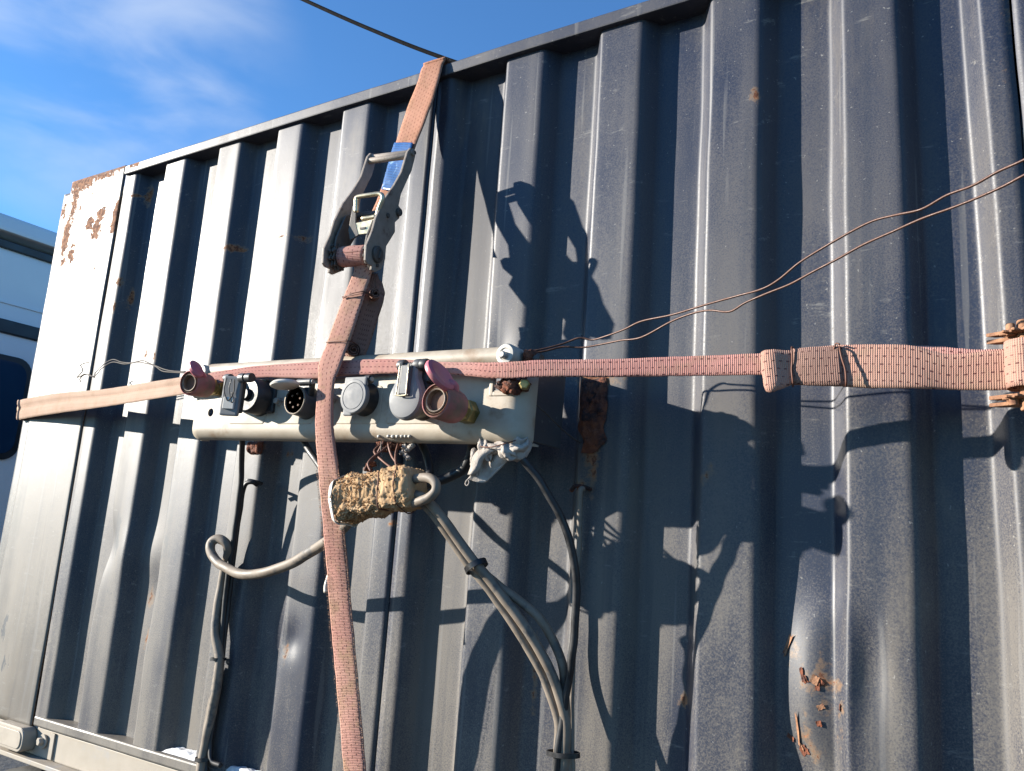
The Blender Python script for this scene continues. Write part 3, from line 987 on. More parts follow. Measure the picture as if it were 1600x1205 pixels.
# chassis beam under the container
zc0, zc1 = zz(-0.452), zz(-0.399)
bm = bmesh.new(); boxw(bm, -2.4, 2.4, 0.006, 0.03, zc0, zc1); from_bm('chassis_beam', bm, M_BEAM, truck, bevel=0.003)
bm = bmesh.new(); boxw(bm, -2.42, 2.42, -0.022, 0.03, zc0 - 0.012, zc0 - 0.001); from_bm('beam_flange', bm, M_BEAM, truck, bevel=0.002)
bm = bmesh.new(); boxw(bm, -3.6, 2.42, 0.035, 2.2, zz(-0.47), zz(-0.41)); from_bm('deck', bm, M_CABD, truck)
for k in range(6):
    x = -1.42 + k * 0.9 if k else at(78, 1172, 0).x
    bm = bmesh.new(); boxw(bm, x - 0.008, x + 0.008, 0.001, 0.0055, zc0 + 0.003, zc1 - 0.003); from_bm('beam_strap', bm, M_BEAM, truck, bevel=0.001)
# side marker lamp: rounded plate on the beam, and the bolt beside it
pL = at(0, 1150, 0.012); pR = at(46, 1150, 0.012); pT = at(25, 1131, 0.012); pB = at(25, 1171, 0.012)
lx0, lx1, lz0, lz1 = pL.x - 0.01, pR.x, pB.z, pT.z
def rounded_plate(bm, x0, x1, z0, z1, rad, y0, y1, k=6):
    poly = []
    for cx, cz, a0 in ((x1 - rad, z1 - rad, 0), (x0 + rad, z1 - rad, 90), (x0 + rad, z0 + rad, 180), (x1 - rad, z0 + rad, 270)):
        for q in range(k + 1):
            a = math.radians(a0 + 90 * q / k)
            poly.append(Vector((cx + rad * math.cos(a), (y0 + y1) / 2, cz + rad * math.sin(a))))
    prism(bm, poly, EY, abs(y1 - y0))
bm = bmesh.new(); rounded_plate(bm, lx0, lx1, lz0, lz1, 0.022, 0.005, -0.030)
lamp = from_bm('marker_lamp', bm, M_LAMP, truck, bevel=0.004, seg=3)
bm = bmesh.new(); rounded_plate(bm, lx0 + 0.008, lx1 - 0.008, lz0 + 0.008, lz1 - 0.008, 0.016, -0.0285, -0.0325); from_bm('lens_cover', bm, M_LAMP, lamp, bevel=0.0015)
pb = at(63, 1159, 0.004)
bm = bmesh.new(); lathe(bm, Vector((pb.x, 0.004, pb.z)), -EY, [(0.0, 0), (0.016, 0.0), (0.017, 0.003), (0.016, 0.005), (0, 0.005)], 24); wsh = from_bm('bolt', bm, M_BEAM, truck, auto=0.6)
bm = bmesh.new(); lathe(bm, Vector((pb.x, 0.0, pb.z)), -EY, [(0.0, 0), (0.010, 0.0), (0.010, 0.010), (0.008, 0.012), (0, 0.012)], 6); from_bm('bolt_head', bm, M_BEAM, wsh, bevel=0.001)
# wheels
for wx in (-2.75, -3.9, 1.2):
    for wy in (0.18, 2.0):
        w = bmesh.new()
        lathe(w, Vector((wx, wy - 0.15, 0.48)), EY, [(0.27, 0.02), (0.40, 0.0), (0.47, 0.03), (0.48, 0.06), (0.48, 0.24), (0.47, 0.27), (0.40, 0.30), (0.27, 0.28)], 40)
        wo = from_bm('wheel', w, M_TYRE, truck, auto=0.7)
        w = bmesh.new()
        lathe(w, Vector((wx, wy - 0.14, 0.48)), EY, [(0, 0.06), (0.10, 0.03), (0.14, 0.08), (0.22, 0.10), (0.265, 0.01), (0.275, 0.0), (0.275, 0.28), (0, 0.28)], 32)
        from_bm('rim', w, M_BEAM, wo, auto=0.7)
# tyre of the chassis showing under the lamp
pt = at(0, 1232, 0.02)
w = bmesh.new()
lathe(w, Vector((pt.x - 0.02, 0.03, pt.z - 0.47)), EY, [(0.27, 0.02), (0.40, 0.0), (0.47, 0.03), (0.49, 0.06), (0.49, 0.24), (0.47, 0.27), (0.40, 0.30), (0.27, 0.28)], 56)
from_bm('wheel', w, M_TYRE, truck, auto=0.7)

# ================================================================= SOCKET BAR
SB = 0.138
FB = -SB * S                     # y of its face
b_l, b_r = at(293, 683, SB), at(813, 690, SB)
bar = thing('socket_bar', 'chalky cream steel bar of trailer sockets strapped across the container side', 'socket bar', Vector((b_r.x, FB, b_r.z)))
ux = (b_l - b_r); BL = ux.length; ux = -ux.normalized()    # towards the right
uy = Vector((0, -1, 0))                                    # out of the wall
uz = ux.cross(-uy) if ux.cross(-uy).z > 0 else -ux.cross(-uy)
def bp(u, v, o=0.0):
    """bar space: u from the left end, v up from the bottom edge, o out of the face"""
    return b_l + ux * u + uz * v + uy * o
def bar_uv(px, py, o=0.0):
    p = on_plane(px, py, b_l + uy * o, uy) - b_l
    return p.dot(ux), p.dot(uz)

BH = 0.128
def bar_body():
    # section of the pressed sheet: lower return, rounded edge, face, upper return
    R_ = 0.019
    sec = [(-0.032, 0.002)]
    for k in range(7):
        a = math.radians(-90 + 15 * k)
        sec.append((-R_ + R_ * math.cos(a), R_ + R_ * math.sin(a)))
    for v in (0.032, 0.045, 0.06, 0.075, 0.09, 0.105):
        sec.append((0.0, v))
    sec += [(-0.004, BH - 0.012), (-0.014, BH - 0.004), (-0.03, BH)]
    th = 0.003
    bm = bmesh.new()
    nu = 60
    cr = 0.022
    rows = []
    for i in range(nu + 1):
        u = BL * i / nu
        # the ends roll back in plan like a pressed tray
        e = min(u, BL - u)
        back = 0.0
        if e < cr:
            back = cr - math.sqrt(max(cr * cr - (cr - e) ** 2, 0))
        row = []
        for (o, v) in sec:
            wv = 0.0009 * mnoise.noise(Vector((u * 9, v * 20, 1.0)))
            row.append(bm.verts.new(bp(u, v, min(o, o) - back * (1.0 if o > -0.05 else 0.0) + wv)))
        rows.append(row)
    for a, b in zip(rows[:-1], rows[1:]):
        for j in range(len(sec) - 1):
            bm.faces.new([a[j], b[j], b[j + 1], a[j + 1]])
    # end caps running back towards the wall
    for row in (rows[0], rows[-1]):
        back = [bm.verts.new(Vector((v.co.x, FB + 0.033, v.co.z))) for v in row]
        for j in range(len(row) - 1):
            bm.faces.new([row[j], row[j + 1], back[j + 1], back[j]])
    bmesh.ops.remove_doubles(bm, verts=bm.verts, dist=1e-5)
    bmesh.ops.recalc_face_normals(bm, faces=bm.faces)
    me = bpy.data.meshes.new('body')
    bm.to_mesh(me); bm.free()
    o = link_mesh('body', me, M_BAR, bar)
    md = o.modifiers.new('t', 'SOLIDIFY'); md.thickness = th; md.offset = -1.0
    return o

body = bar_body()
# cut the round hole (left) and the square hole (right) through the face
def cut(o, cutter):
    md = o.modifiers.new('c', 'BOOLEAN'); md.operation = 'DIFFERENCE'; md.object = cutter; md.solver = 'EXACT'
holes = []
hu, hv = bar_uv(331, 645)
bm = bmesh.new(); lathe(bm, bp(hu, hv, -0.05), uy, [(0.0, 0), (0.0085, 0), (0.0085, 0.09), (0, 0.09)], 20)
holes.append(from_bm('cut', bm, None))
hu2, hv2 = bar_uv(786, 598)
bm = bmesh.new(); box(bm, bp(hu2, hv2, -0.01), ux, uy, uz, 0.026, 0.06, 0.026)
holes.append(from_bm('cut', bm, None))
for h in holes: cut(body, h)
dg = bpy.context.evaluated_depsgraph_get()
me2 = bpy.data.meshes.new_from_object(body.evaluated_get(dg))
body.modifiers.clear()
body.data = me2
me2.shade_smooth(); me2.set_sharp_from_angle(angle=0.9)
for h in holes: bpy.data.objects.remove(h)

def bar_rpad(u0, u1, v0, v1, name='raised_pad'):
    poly = []
    rad = 0.008
    for cu, cv, a0 in ((u1 - rad, v1 - rad, 0), (u0 + rad, v1 - rad, 90), (u0 + rad, v0 + rad, 180), (u1 - rad, v0 + rad, 270)):
        for q in range(6):
            a = math.radians(a0 + 18 * q)
            poly.append(bp(cu + rad * math.cos(a), cv + rad * math.sin(a), 0.001))
    bm = bmesh.new(); prism(bm, poly, uy, 0.006)
    return from_bm(name, bm, M_BAR, bar, bevel=0.0022, seg=3, auto=0.8)
for (xa, xb) in ((300, 333), (362, 418), (436, 493), (524, 597), (607, 690)):
    ua, _ = bar_uv(xa, 640); ub, _ = bar_uv(xb, 640)
    bar_rpad(ua, ub, 0.026, 0.094) if xa > 340 else bar_rpad(ua, ub, 0.080, 0.096)
# corroded ring round the round hole
bm = bmesh.new()
ring = []
for k in range(28):
    a_ = 2 * math.pi * k / 28
    ro = 0.0125 + 0.004 * mnoise.noise(Vector((math.cos(a_) * 2, math.sin(a_) * 2, 3.3)))
    ring.append((bm.verts.new(bp(hu + 0.0086 * math.cos(a_), hv + 0.0086 * math.sin(a_), 0.0022)), bm.verts.new(bp(hu + ro * math.cos(a_), hv + ro * math.sin(a_), 0.0006))))
for k in range(28):
    (a0, b0), (a1, b1) = ring[k], ring[(k + 1) % 28]
    bm.faces.new([a0, b0, b1, a1])
from_bm('rust_ring', bm, M_RUSTP, bar, smooth=True)
# frame round the square hole
for du, dv, a, b in ((-0.0185, 0, 0.007, 0.044), (0.0185, 0, 0.007, 0.044), (0, -0.0185, 0.030, 0.007), (0, 0.0185, 0.030, 0.007)):
    bm = bmesh.new(); box(bm, bp(hu2 + du, hv2 + dv, 0.002), ux, uy, uz, a, 0.006, b); from_bm('hole_frame', bm, M_BAR, bar, bevel=0.0015)
# top tube with end cap
ut0, vt = bar_uv(322, 580); ut1, vt1 = bar_uv(790, 553, 0.008)
TUBE_V = vt1
TR = 0.0165
bm = bmesh.new(); lathe(bm, bp(0.03, TUBE_V, -0.012), ux, [(0, 0), (TR * .8, 0), (TR, 0.003), (TR, ut1 - 0.03), (0, ut1 - 0.03)], 28)
from_bm('top_tube', bm, M_BAR, bar, auto=0.8)
bm = bmesh.new(); lathe(bm, bp(ut1 - 0.002, TUBE_V, -0.030), uy, [(0, 0), (TR * 1.05, 0), (TR * 1.1, 0.034), (TR * .95, 0.038), (TR * .62, 0.0385), (TR * .55, 0.037), (0, 0.037)], 30)
cap = from_bm('end_cap', bm, M_BARG, bar, auto=0.7)
bm = bmesh.new(); lathe(bm, bp(ut1 - 0.003, TUBE_V - 0.002, 0.006), uy, [(0, 0), (0.006, 0), (0.006, 0.008), (0.0045, 0.010), (0, 0.010)], 14); from_bm('cap_screw', bm, M_BARG, cap, auto=0.6)
u_, v_ = bar_uv(318, 575)
bm = bmesh.new(); lathe(bm, bp(u_ + 0.006, TUBE_V - 0.004, -0.02), uy, [(0, 0), (TR * .95, 0), (TR, 0.026), (TR * .85, 0.03), (0, 0.03)], 26); from_bm('end_cap', bm, M_BARG, bar, auto=0.7)
# rusty clamp at the right end with the brass fitting
uc, vc = bar_uv(800, 604)
def lump(name, c, rx, ry, rz, m, parent, amp=0.35, freq=60, seg=20, seed=0.0):
    bm = bmesh.new()
    bmesh.ops.create_uvsphere(bm, u_segments=seg + 8, v_segments=seg, radius=1.0)
    for v in bm.verts:
        n = v.co.normalized()
        k = 1 + amp * mnoise.fractal(n * (freq * 0.03) + Vector((seed, seed, 0)), 0.9, 2.1, 4)
        v.co = c + Vector((n.x * rx, n.y * ry, n.z * rz)) * k
    return from_bm(name, bm, m, parent, smooth=True)
for k, (du, dv, o, rr) in enumerate(((-0.012, 0.002, 0.004, 0.012), (0.004, 0.0, 0.006, 0.014), (0.02, 0.002, 0.000, 0.012), (0.010, -0.006, 0.006, 0.010), (-0.004, -0.006, 0.007, 0.009))):
    lump('rusty_clamp', bp(uc + du, vc + dv, o), rr, rr, rr * .8, M_RUST, bar, 0.45, 70, 16, k * 3.1)
bm = bmesh.new(); lathe(bm, bp(uc + 0.024, vc + 0.001, 0.0), (ux * .5 + uy).normalized(), [(0, 0), (0.009, 0), (0.009, 0.012), (0.007, 0.014), (0.0, 0.014)], 6); from_bm('brass_nut', bm, M_BRASS, bar, bevel=0.001)
lump('rusty_clamp', bp(ut1 + 0.025, TUBE_V + 0.002, -0.025), 0.012, 0.014, 0.011, M_RUST, bar, 0.4, 60, 16, 9.0)
bm = bmesh.new(); lathe(bm, bp(ut1 + 0.02, TUBE_V - 0.002, -0.03), ux, [(0, 0), (0.010, 0), (0.011, 0.02), (0.008, 0.024), (0, 0.024)], 16); from_bm('tube_plug', bm, M_STEELD, bar, auto=0.6)
# brackets back to the container side
for uu, v0, v1 in ((0.10, 0.05, 0.10), (BL * 0.5, 0.05, 0.10), (BL - 0.030, 0.012, TUBE_V + 0.010)):
    bm = bmesh.new()
    p0 = bp(uu, (v0 + v1) / 2, 0.0); p0.y = (FB + 0.030) / 2
    box(bm, p0, ux, EY, uz, 0.006, -FB - 0.034, v1 - v0)
    from_bm('bracket', bm, M_RAIL, bar, bevel=0.001)
# corroded bracket scraps under the middle of the bar
for q, (xx, yy, o_, rr) in enumerate(((598, 694, 0.125, 0.010), (612, 697, 0.120, 0.012), (626, 695, 0.118, 0.009), (604, 702, 0.126, 0.007), (580, 726, 0.140, 0.007), (575, 733, 0.145, 0.006))):
    lump('rusty_bracket', at(xx, yy, o_), rr * 1.3, rr, rr * 0.7, M_RUST, bar, 0.5, 70, 14, 20 + q * 2.7)
for q, (xx, yy) in enumerate(((632, 698), (637, 703), (629, 707), (641, 699), (634, 712), (638, 716), (645, 696))):
    lump('fluff_tuft', at(xx, yy, 0.125), 0.005, 0.004, 0.004, M_RAG, bar, 0.6, 80, 10, 40 + q * 1.9)
# torn sheet curling off the right end
def sheet(name, pts_rows, m, parent, thick=0.0016, n=5):
    rows = [catmull([Vector(p) for p in r_], n) for r_ in pts_rows]
    cols = list(zip(*rows))
    cols = [catmull(list(c), n) for c in cols]
    nx, nz = len(cols), len(cols[0])
    bm = bmesh.new()
    g_ = [[bm.verts.new(c + Vector((0.0012 * mnoise.noise(c * 70), 0.0012 * mnoise.noise(c * 70 + EX), 0))) for c in col] for col in cols]
    for i in range(nx - 1):
        for j in range(nz - 1):
            bm.faces.new([g_[i][j], g_[i + 1][j], g_[i + 1][j + 1], g_[i][j + 1]])
    o = from_bm(name, bm, m, parent, smooth=True)
    md = o.modifiers.new('t', 'SOLIDIFY'); md.thickness = thick; md.offset = 0
    return o
sheet('torn_flap', [[at(806, 628, .128), at(808, 655, .13), at(806, 690, .128)], [at(816, 632, .10), at(819, 656, .098), at(812, 692, .104)], [at(815, 630, .088), at(820, 652, .082), at(813, 684, .09)]], M_BAR, bar)
# stamped weld beads along the lower edge
for q, xx in enumerate((592, 607, 614, 621, 628, 634, 640)):
    u_, v_ = bar_uv(xx, 682)
    lump('weld_bead', bp(u_, v_, 0.0), 0.0035, 0.003, 0.003, M_BARG, bar, 0.3, 60, 8, q)

def bolt(px, py, out=0.016, rad=0.0055, m=M_BARG, parent=None):
    u_, v_ = bar_uv(px, py, out)
    bm = bmesh.new()
    lathe(bm, bp(u_, v_, 0.0), uy, [(0, 0), (rad * 1.9, 0), (rad * 1.9, 0.004), (rad * 1.5, 0.006), (rad * 1.5, 0.009)], 6)
    lathe(bm, bp(u_, v_, 0.0), uy, [(0, 0.0085), (rad, 0.0085), (rad, out), (rad * .8, out + 0.001), (0, out + 0.001)], 12)
    return from_bm('bolt', bm, m, parent or bar, auto=0.6)
for px, py in ((430, 626), (482, 625), (513, 621), (574, 620), (407, 597)):
    bolt(px, py)

def sock_at(px, py, out):
    """base on the bar of a socket whose front centre is seen at the pixel"""
    p = at(px, py, SB + out / S)
    return Vector((p.x, FB, p.z))

# 1. black socket with its square grey lid hanging open at the side
p = sock_at(392, 618, 0.030)
bm = bmesh.new()
lathe(bm, p, uy, [(0, 0), (0.036, 0), (0.036, 0.006), (0.0345, 0.010), (0.033, 0.036), (0.030, 0.040), (0.012, 0.0405), (0.012, 0.045), (0.010, 0.047), (0, 0.047)], 36)
s1 = from_bm('trailer_socket', bm, M_BLK, bar, auto=0.6); s1['label'] = 'black round socket with rectangular grey lid'
bm = bmesh.new(); box(bm, p + Vector((0.0, -0.005, 0)), ux, uy, uz, 0.082, 0.008, 0.060); from_bm('flange', bm, M_BLK, s1, bevel=0.004)
lidc = at(362, 619, SB + 0.062)
la = (ux * 0.93 - uy * 0.36).normalized(); lb = la.cross(uz).normalized()
bm = bmesh.new(); box(bm, lidc, la, lb, uz, 0.036, 0.010, 0.074); lid1 = from_bm('lid', bm, M_GREY, s1, bevel=0.003)
nrm = lb if lb.dot(CAM - lidc) > 0 else -lb
bm = bmesh.new(); box(bm, lidc + nrm * 0.006 - uz * 0.014, la, lb, uz, 0.022, 0.005, 0.022); from_bm('label_plate', bm, M_WHITEP, s1, bevel=0.001)
bm = bmesh.new(); box(bm, lidc - nrm * 0.008 + la * 0.006, la, lb, uz, 0.028, 0.012, 0.060); from_bm('lid_seal', bm, M_BLK, s1, bevel=0.004)
for dz, dx in ((0.0, -0.018), (0.0, 0.022), (0, 0.040)):
    bm = bmesh.new(); lathe(bm, lidc + uz * 0.034 + ux * (dx - 0.007) - uy * 0.002, ux, [(0, 0), (0.0085, 0), (0.009, 0.006), (0.0085, 0.013), (0.0, 0.013)], 16); from_bm('hinge', bm, M_GREYD if dx < .03 else M_BLK, s1, auto=0.6)
c0 = lidc + nrm * 0.009
tube('hinge_spring', [c0 + uz * .032 - la * .010, c0 + uz * .010 - la * .012, c0 - uz * .004 - la * .006, c0 - uz * 0.010, c0 + uz * .006 + la * .008, c0 + uz * .030 + la * .006], 0.0011, M_WIREG, s1, 6, 6)
tube('hinge_spring', [c0 + uz * .03, c0 + uz * .012 - la * .002, c0 - uz * .012 + la * .006, c0 - uz * .008 + la * .010, c0 + uz * .006 + la * .004], 0.0010, M_BLK, s1, 6, 6)

# 2. open round socket with pins, white lid raised
p = sock_at(462, 626, 0.034)
bm = bmesh.new()
lathe(bm, p, uy, [(0, 0), (0.030, 0), (0.030, 0.004), (0.027, 0.010), (0.026, 0.034), (0.0255, 0.036), (0.0235, 0.036), (0.0228, 0.020), (0, 0.020)], 36)
s2 = from_bm('trailer_socket', bm, M_GREYD, bar, auto=0.6); s2['label'] = 'open round socket showing corroded contact pins'
bm = bmesh.new(); lathe(bm, p + uy * 0.0205, uy, [(0.0226, 0), (0.0226, 0.014), (0.0224, 0.0145), (0.0222, 0.001), (0, 0.001)], 30); from_bm('socket_well', bm, M_BROWN, s2, auto=0.6)
for k in range(6):
    a = k * math.pi / 3 + 0.3
    bm = bmesh.new(); lathe(bm, p + uy * 0.021 + ux * (0.0125 * math.cos(a)) + uz * (0.0125 * math.sin(a)), uy, [(0, 0), (0.0026, 0), (0.0026, 0.013), (0.0018, 0.015), (0, 0.015)], 10); from_bm('pin', bm, M_BROWN, s2, auto=0.6)
bm = bmesh.new(); lathe(bm, p + uy * 0.0345, uy, [(0.0238, 0), (0.0262, 0.0), (0.0265, 0.002), (0.0255, 0.003), (0.0240, 0.003), (0.0238, 0)], 36); from_bm('rim', bm, M_DIRTYRIM, s2, auto=0.9)
# raised lid: a shallow disc seen almost edge-on
lc = at(445, 603, SB + 0.048)
ln = (uz * 0.97 + uy * 0.02 - ux * 0.16).normalized()
lu = (uy - ln * uy.dot(ln)).normalized(); lv = ln.cross(lu)
bm = bmesh.new(); lathe(bm, lc, ln, [(0, -0.003), (0.020, -0.003), (0.025, 0.0), (0.026, 0.003), (0.022, 0.007), (0, 0.008)], 32, u=lu, v=lv); from_bm('lid', bm, M_WHITEP, s2, auto=0.7)
hp = at(476, 597, SB + 0.024)
bm = bmesh.new(); lathe(bm, hp - ux * 0.016, ux, [(0, 0), (0.006, 0), (0.006, 0.034), (0, 0.034)], 14); from_bm('hinge', bm, M_GREYD, s2, auto=0.6)
bm = bmesh.new(); lathe(bm, hp + ux * 0.016, ux, [(0, 0), (0.0042, 0), (0.0042, 0.006), (0, 0.006)], 12); from_bm('hinge_pin', bm, M_BARG, s2, auto=0.6)
bm = bmesh.new(); box(bm, hp - uz * 0.012 - uy * 0.008, ux, uy, uz, 0.028, 0.014, 0.026); from_bm('hinge_block', bm, M_BLK, s2, bevel=0.003)

# 3. round socket, grey lid closed
p = sock_at(552, 619, 0.036)
bm = bmesh.new()
lathe(bm, p, uy, [(0, 0), (0.030, 0), (0.030, 0.005), (0.0275, 0.010), (0.027, 0.026), (0, 0.026)], 36)
s3 = from_bm('trailer_socket', bm, M_BLK, bar, auto=0.6); s3['label'] = 'small round socket under a closed grey lid'
bm = bmesh.new()
lathe(bm, p, uy, [(0, 0.0262), (0.0285, 0.0262), (0.0305, 0.029), (0.0302, 0.0355), (0.0285, 0.0370), (0.0240, 0.0372), (0.0232, 0.0362), (0.0222, 0.0370), (0.012, 0.0374), (0, 0.0375)], 40)
from_bm('lid', bm, M_GREY, s3, auto=0.6)
bm = bmesh.new(); box(bm, p + uy * 0.032 + uz * 0.026, ux, uy, uz, 0.050, 0.008, 0.016); from_bm('lid_tab', bm, M_GREY, s3, bevel=0.003)
bm = bmesh.new(); box(bm, p + uy * 0.033 - uz * 0.027 - ux * 0.010, ux, uy, uz, 0.020, 0.007, 0.014); from_bm('lid_tab', bm, M_GREY, s3, bevel=0.003)
bm = bmesh.new(); lathe(bm, p + uy * 0.026 + uz * 0.031 + ux * 0.016, ux, [(0, 0), (0.0075, 0), (0.0075, 0.011), (0, 0.011)], 14); from_bm('hinge', bm, M_BLK, s3, auto=0.6)
bm = bmesh.new(); lathe(bm, p + uy * 0.026 + uz * 0.031 + ux * 0.027, ux, [(0, 0), (0.004, 0), (0.004, 0.003), (0, 0.003)], 12); from_bm('hinge_pin', bm, M_BARG, s3, auto=0.6)

# 4. big socket, grey lid closed with wire lever
p = sock_at(634, 613, 0.052)
bm = bmesh.new()
lathe(bm, p, uy, [(0, 0), (0.038, 0), (0.038, 0.006), (0.035, 0.010), (0.034, 0.038), (0, 0.038)], 36)
s4 = from_bm('trailer_socket', bm, M_BLK, bar, auto=0.6); s4['label'] = 'large socket with closed grey lid and wire lever'
def lid_outline(grow, o):
    poly = []
    for k in range(33):
        a = math.radians(-205 + 230 * k / 32) 
        poly.append(p + uy * o + ux * ((0.0335 + grow) * math.cos(a)) + uz * (-0.010 + (0.034 + grow) * math.sin(a)))
    poly += [p + uy * o + ux * (0.0195 + grow) + uz * 0.026, p + uy * o + ux * (0.0185 + grow) + uz * 0.044, p + uy * o - ux * (0.0185 + grow) + uz * 0.044, p + uy * o - ux * (0.0195 + grow) + uz * 0.026]
    return poly
bm = bmesh.new()
rings = [[bm.verts.new(q) for q in lid_outline(g_, o_)] for g_, o_ in ((0.0, 0.0385), (0.001, 0.042), (0.0005, 0.051), (-0.0025, 0.0545), (-0.010, 0.0562))]
for a, b in zip(rings[:-1], rings[1:]):
    k = len(a)
    for i in range(k):
        bm.faces.new([a[i], a[(i + 1) % k], b[(i + 1) % k], b[i]])
bm.faces.new(rings[-1]); bm.faces.new(list(reversed(rings[0])))
from_bm('lid', bm, M_GREY, s4, auto=0.55)
bm = bmesh.new(); box(bm, p + uy * 0.0575 + uz * 0.018, ux, uy, uz, 0.024, 0.004, 0.050); from_bm('lever_recess', bm, M_GREYD, s4, bevel=0.001)
bm = bmesh.new(); box(bm, p + uy * 0.060 + uz * 0.019 + ux * 0.002, ux, uy, uz, 0.015, 0.003, 0.046); from_bm('lever_plate', bm, M_GREY, s4, bevel=0.001)
cL = p + uy * 0.0625
tube('lever_wire', [cL + uz * .046 - ux * .009, cL + uz * .0 - ux * .0105, cL - uz * .0065 - ux * .010, cL - uz * .0068 + ux * .009, cL + uz * .0 + ux * .0098, cL + uz * .044 + ux * .009], 0.0013, M_ZINC, s4, 6, 8)
for dx, mm in ((-0.024, M_GREYD), (0.010, M_GREYD), (0.022, M_BLK)):
    bm = bmesh.new(); lathe(bm, p + uy * 0.046 + uz * 0.046 + ux * dx, ux, [(0, 0), (0.009, 0), (0.0098, 0.003), (0.0098, 0.011), (0.009, 0.013), (0, 0.013)], 18); from_bm('hinge', bm, mm, s4, auto=0.6)
bm = bmesh.new(); lathe(bm, p + uy * 0.046 + uz * 0.046 - ux * 0.012, ux, [(0, 0), (0.0048, 0), (0.0048, 0.022), (0, 0.022)], 12); from_bm('hinge_pin', bm, M_STEELD, s4, auto=0.6)
bm = bmesh.new(); box(bm, p + uy * 0.022 + uz * 0.034 + ux * 0.020, ux, uy, uz, 0.026, 0.034, 0.030); from_bm('hinge_block', bm, M_BLK, s4, bevel=0.004)

# air couplings with pink collars
def coupling(front_px, front_out, base_px, rad, label, flap):
    f = at(front_px[0], front_px[1], SB + front_out / S)
    b_ = at(base_px[0], base_px[1], SB)
    ax = (f - b_).normalized(); Lc = (f - b_).length
    bm = bmesh.new()
    lathe(bm, b_, ax, [(0, -0.004), (rad * .72, -0.004), (rad * .72, Lc * .22), (rad * .60, Lc * .24), (rad * .60, Lc * .36), (0, Lc * .36)], 6)
    co = from_bm('air_coupling', bm, M_BRASS, bar, bevel=0.0012); co['label'] = label
    bm = bmesh.new(); lathe(bm, b_, ax, [(0, Lc * .30), (rad * .74, Lc * .30), (rad * .78, Lc * .46), (rad * .70, Lc * .5), (0, Lc * .5)], 8); from_bm('hex_nut', bm, M_BRASS, co, bevel=0.001)
    bm = bmesh.new(); lathe(bm, b_, ax, [(rad * .6, Lc * .44), (rad * .93, Lc * .46), (rad * .98, Lc * .55), (rad, Lc * .93), (rad * .97, Lc * .985), (rad * .90, Lc), (rad * .88, Lc * .97), (rad * .86, Lc * .60), (rad * .6, Lc * .58)], 40); from_bm('collar', bm, M_PINKD, co, auto=0.6)
    bm = bmesh.new(); lathe(bm, b_, ax, [(rad * .62, Lc * .55), (rad * .84, Lc * .56), (rad * .84, Lc * .965), (rad * .80, Lc * .985), (rad * .76, Lc * .975), (rad * .74, Lc * .90), (rad * .62, Lc * .90)], 40); from_bm('seal_ring', bm, M_BROWN, co, auto=0.6)
    bm = bmesh.new(); lathe(bm, b_, ax, [(rad * .50, Lc * .52), (rad * .70, Lc * .54), (rad * .70, Lc * .985), (rad * .66, Lc * 1.0), (rad * .60, Lc * .99), (rad * .58, Lc * .62), (0, Lc * .60)], 40); from_bm('mouth_ring', bm, M_DIRTYRIM, co, auto=0.6)
    bm = bmesh.new(); lathe(bm, b_, ax, [(rad * .30, Lc * .60), (rad * .40, Lc * .60), (rad * .40, Lc * .80), (rad * .34, Lc * .82), (rad * .30, Lc * .78), (0, Lc * .66)], 24); from_bm('valve', bm, M_STEELD, co, auto=0.6)
    flap(co, ax)
    return co
def flap_right(co, ax):
    # thick pink cap lifted off the mouth, on a rubber hinge
    tip, heel = at(664, 571, 0.236), at(708, 604, 0.190)
    c = (tip + heel) / 2
    u2 = (heel - tip).normalized()
    n_ = ((AX * 0.62 - AY * 0.78) * 0.88 - AZ * 0.47).normalized()
    n_ = (n_ - u2 * n_.dot(u2)).normalized(); v2 = n_.cross(u2)
    bm = bmesh.new(); lathe(bm, c, n_, [(0, -0.005), (0.020, -0.005), (0.0255, -0.003), (0.027, 0.001), (0.026, 0.005), (0.022, 0.0075), (0.018, 0.007), (0.014, 0.0055), (0, 0.005)], 36, sx=1.12, u=u2, v=v2); from_bm('cap', bm, M_PINK, co, auto=0.7)
    tube('cap_hinge', [at(698, 600, SB + .062), at(707, 601, SB + .058), at(710, 609, SB + .052), at(702, 622, SB + .050), at(696, 630, SB + .05)], 0.0075, M_PINK, co, 6, 12)
    tube('cap_strap', [at(690, 596, SB + .066), at(702, 603, SB + .058), at(700, 616, SB + .054)], 0.006, M_PINK, co, 6, 10)
def flap_left(co, ax):
    c = at(306, 577, SB + 0.066)
    n_ = (uz * 0.55 + ux * 0.72 - uy * 0.1).normalized()
    u2 = (ux - n_ * ux.dot(n_)).normalized(); v2 = n_.cross(u2)
    bm = bmesh.new(); lathe(bm, c, n_, [(0, -0.005), (0.013, -0.005), (0.016, -0.002), (0.016, 0.003), (0.012, 0.006), (0, 0.006)], 24, sx=1.25, u=u2, v=v2); from_bm('cap', bm, M_PINK, co, auto=0.7)
    tube('cap_hinge', [at(306, 574, SB + .066), at(315, 583, SB + .058), at(318, 590, SB + .05), at(312, 600, SB + .05)], 0.0055, M_PINK, co, 6, 10)
coupling((680, 625), 0.092, (736, 646), 0.0275, 'brass air coupling with a pink collar and thick pink cap', flap_right)
coupling((295, 598), 0.085, (345, 607), 0.0245, 'dirty air coupling with a pink collar at the bar end', flap_left)

# ================================================================= STRAPS
def E2(a, b):
    return (at(*a), at(*b))
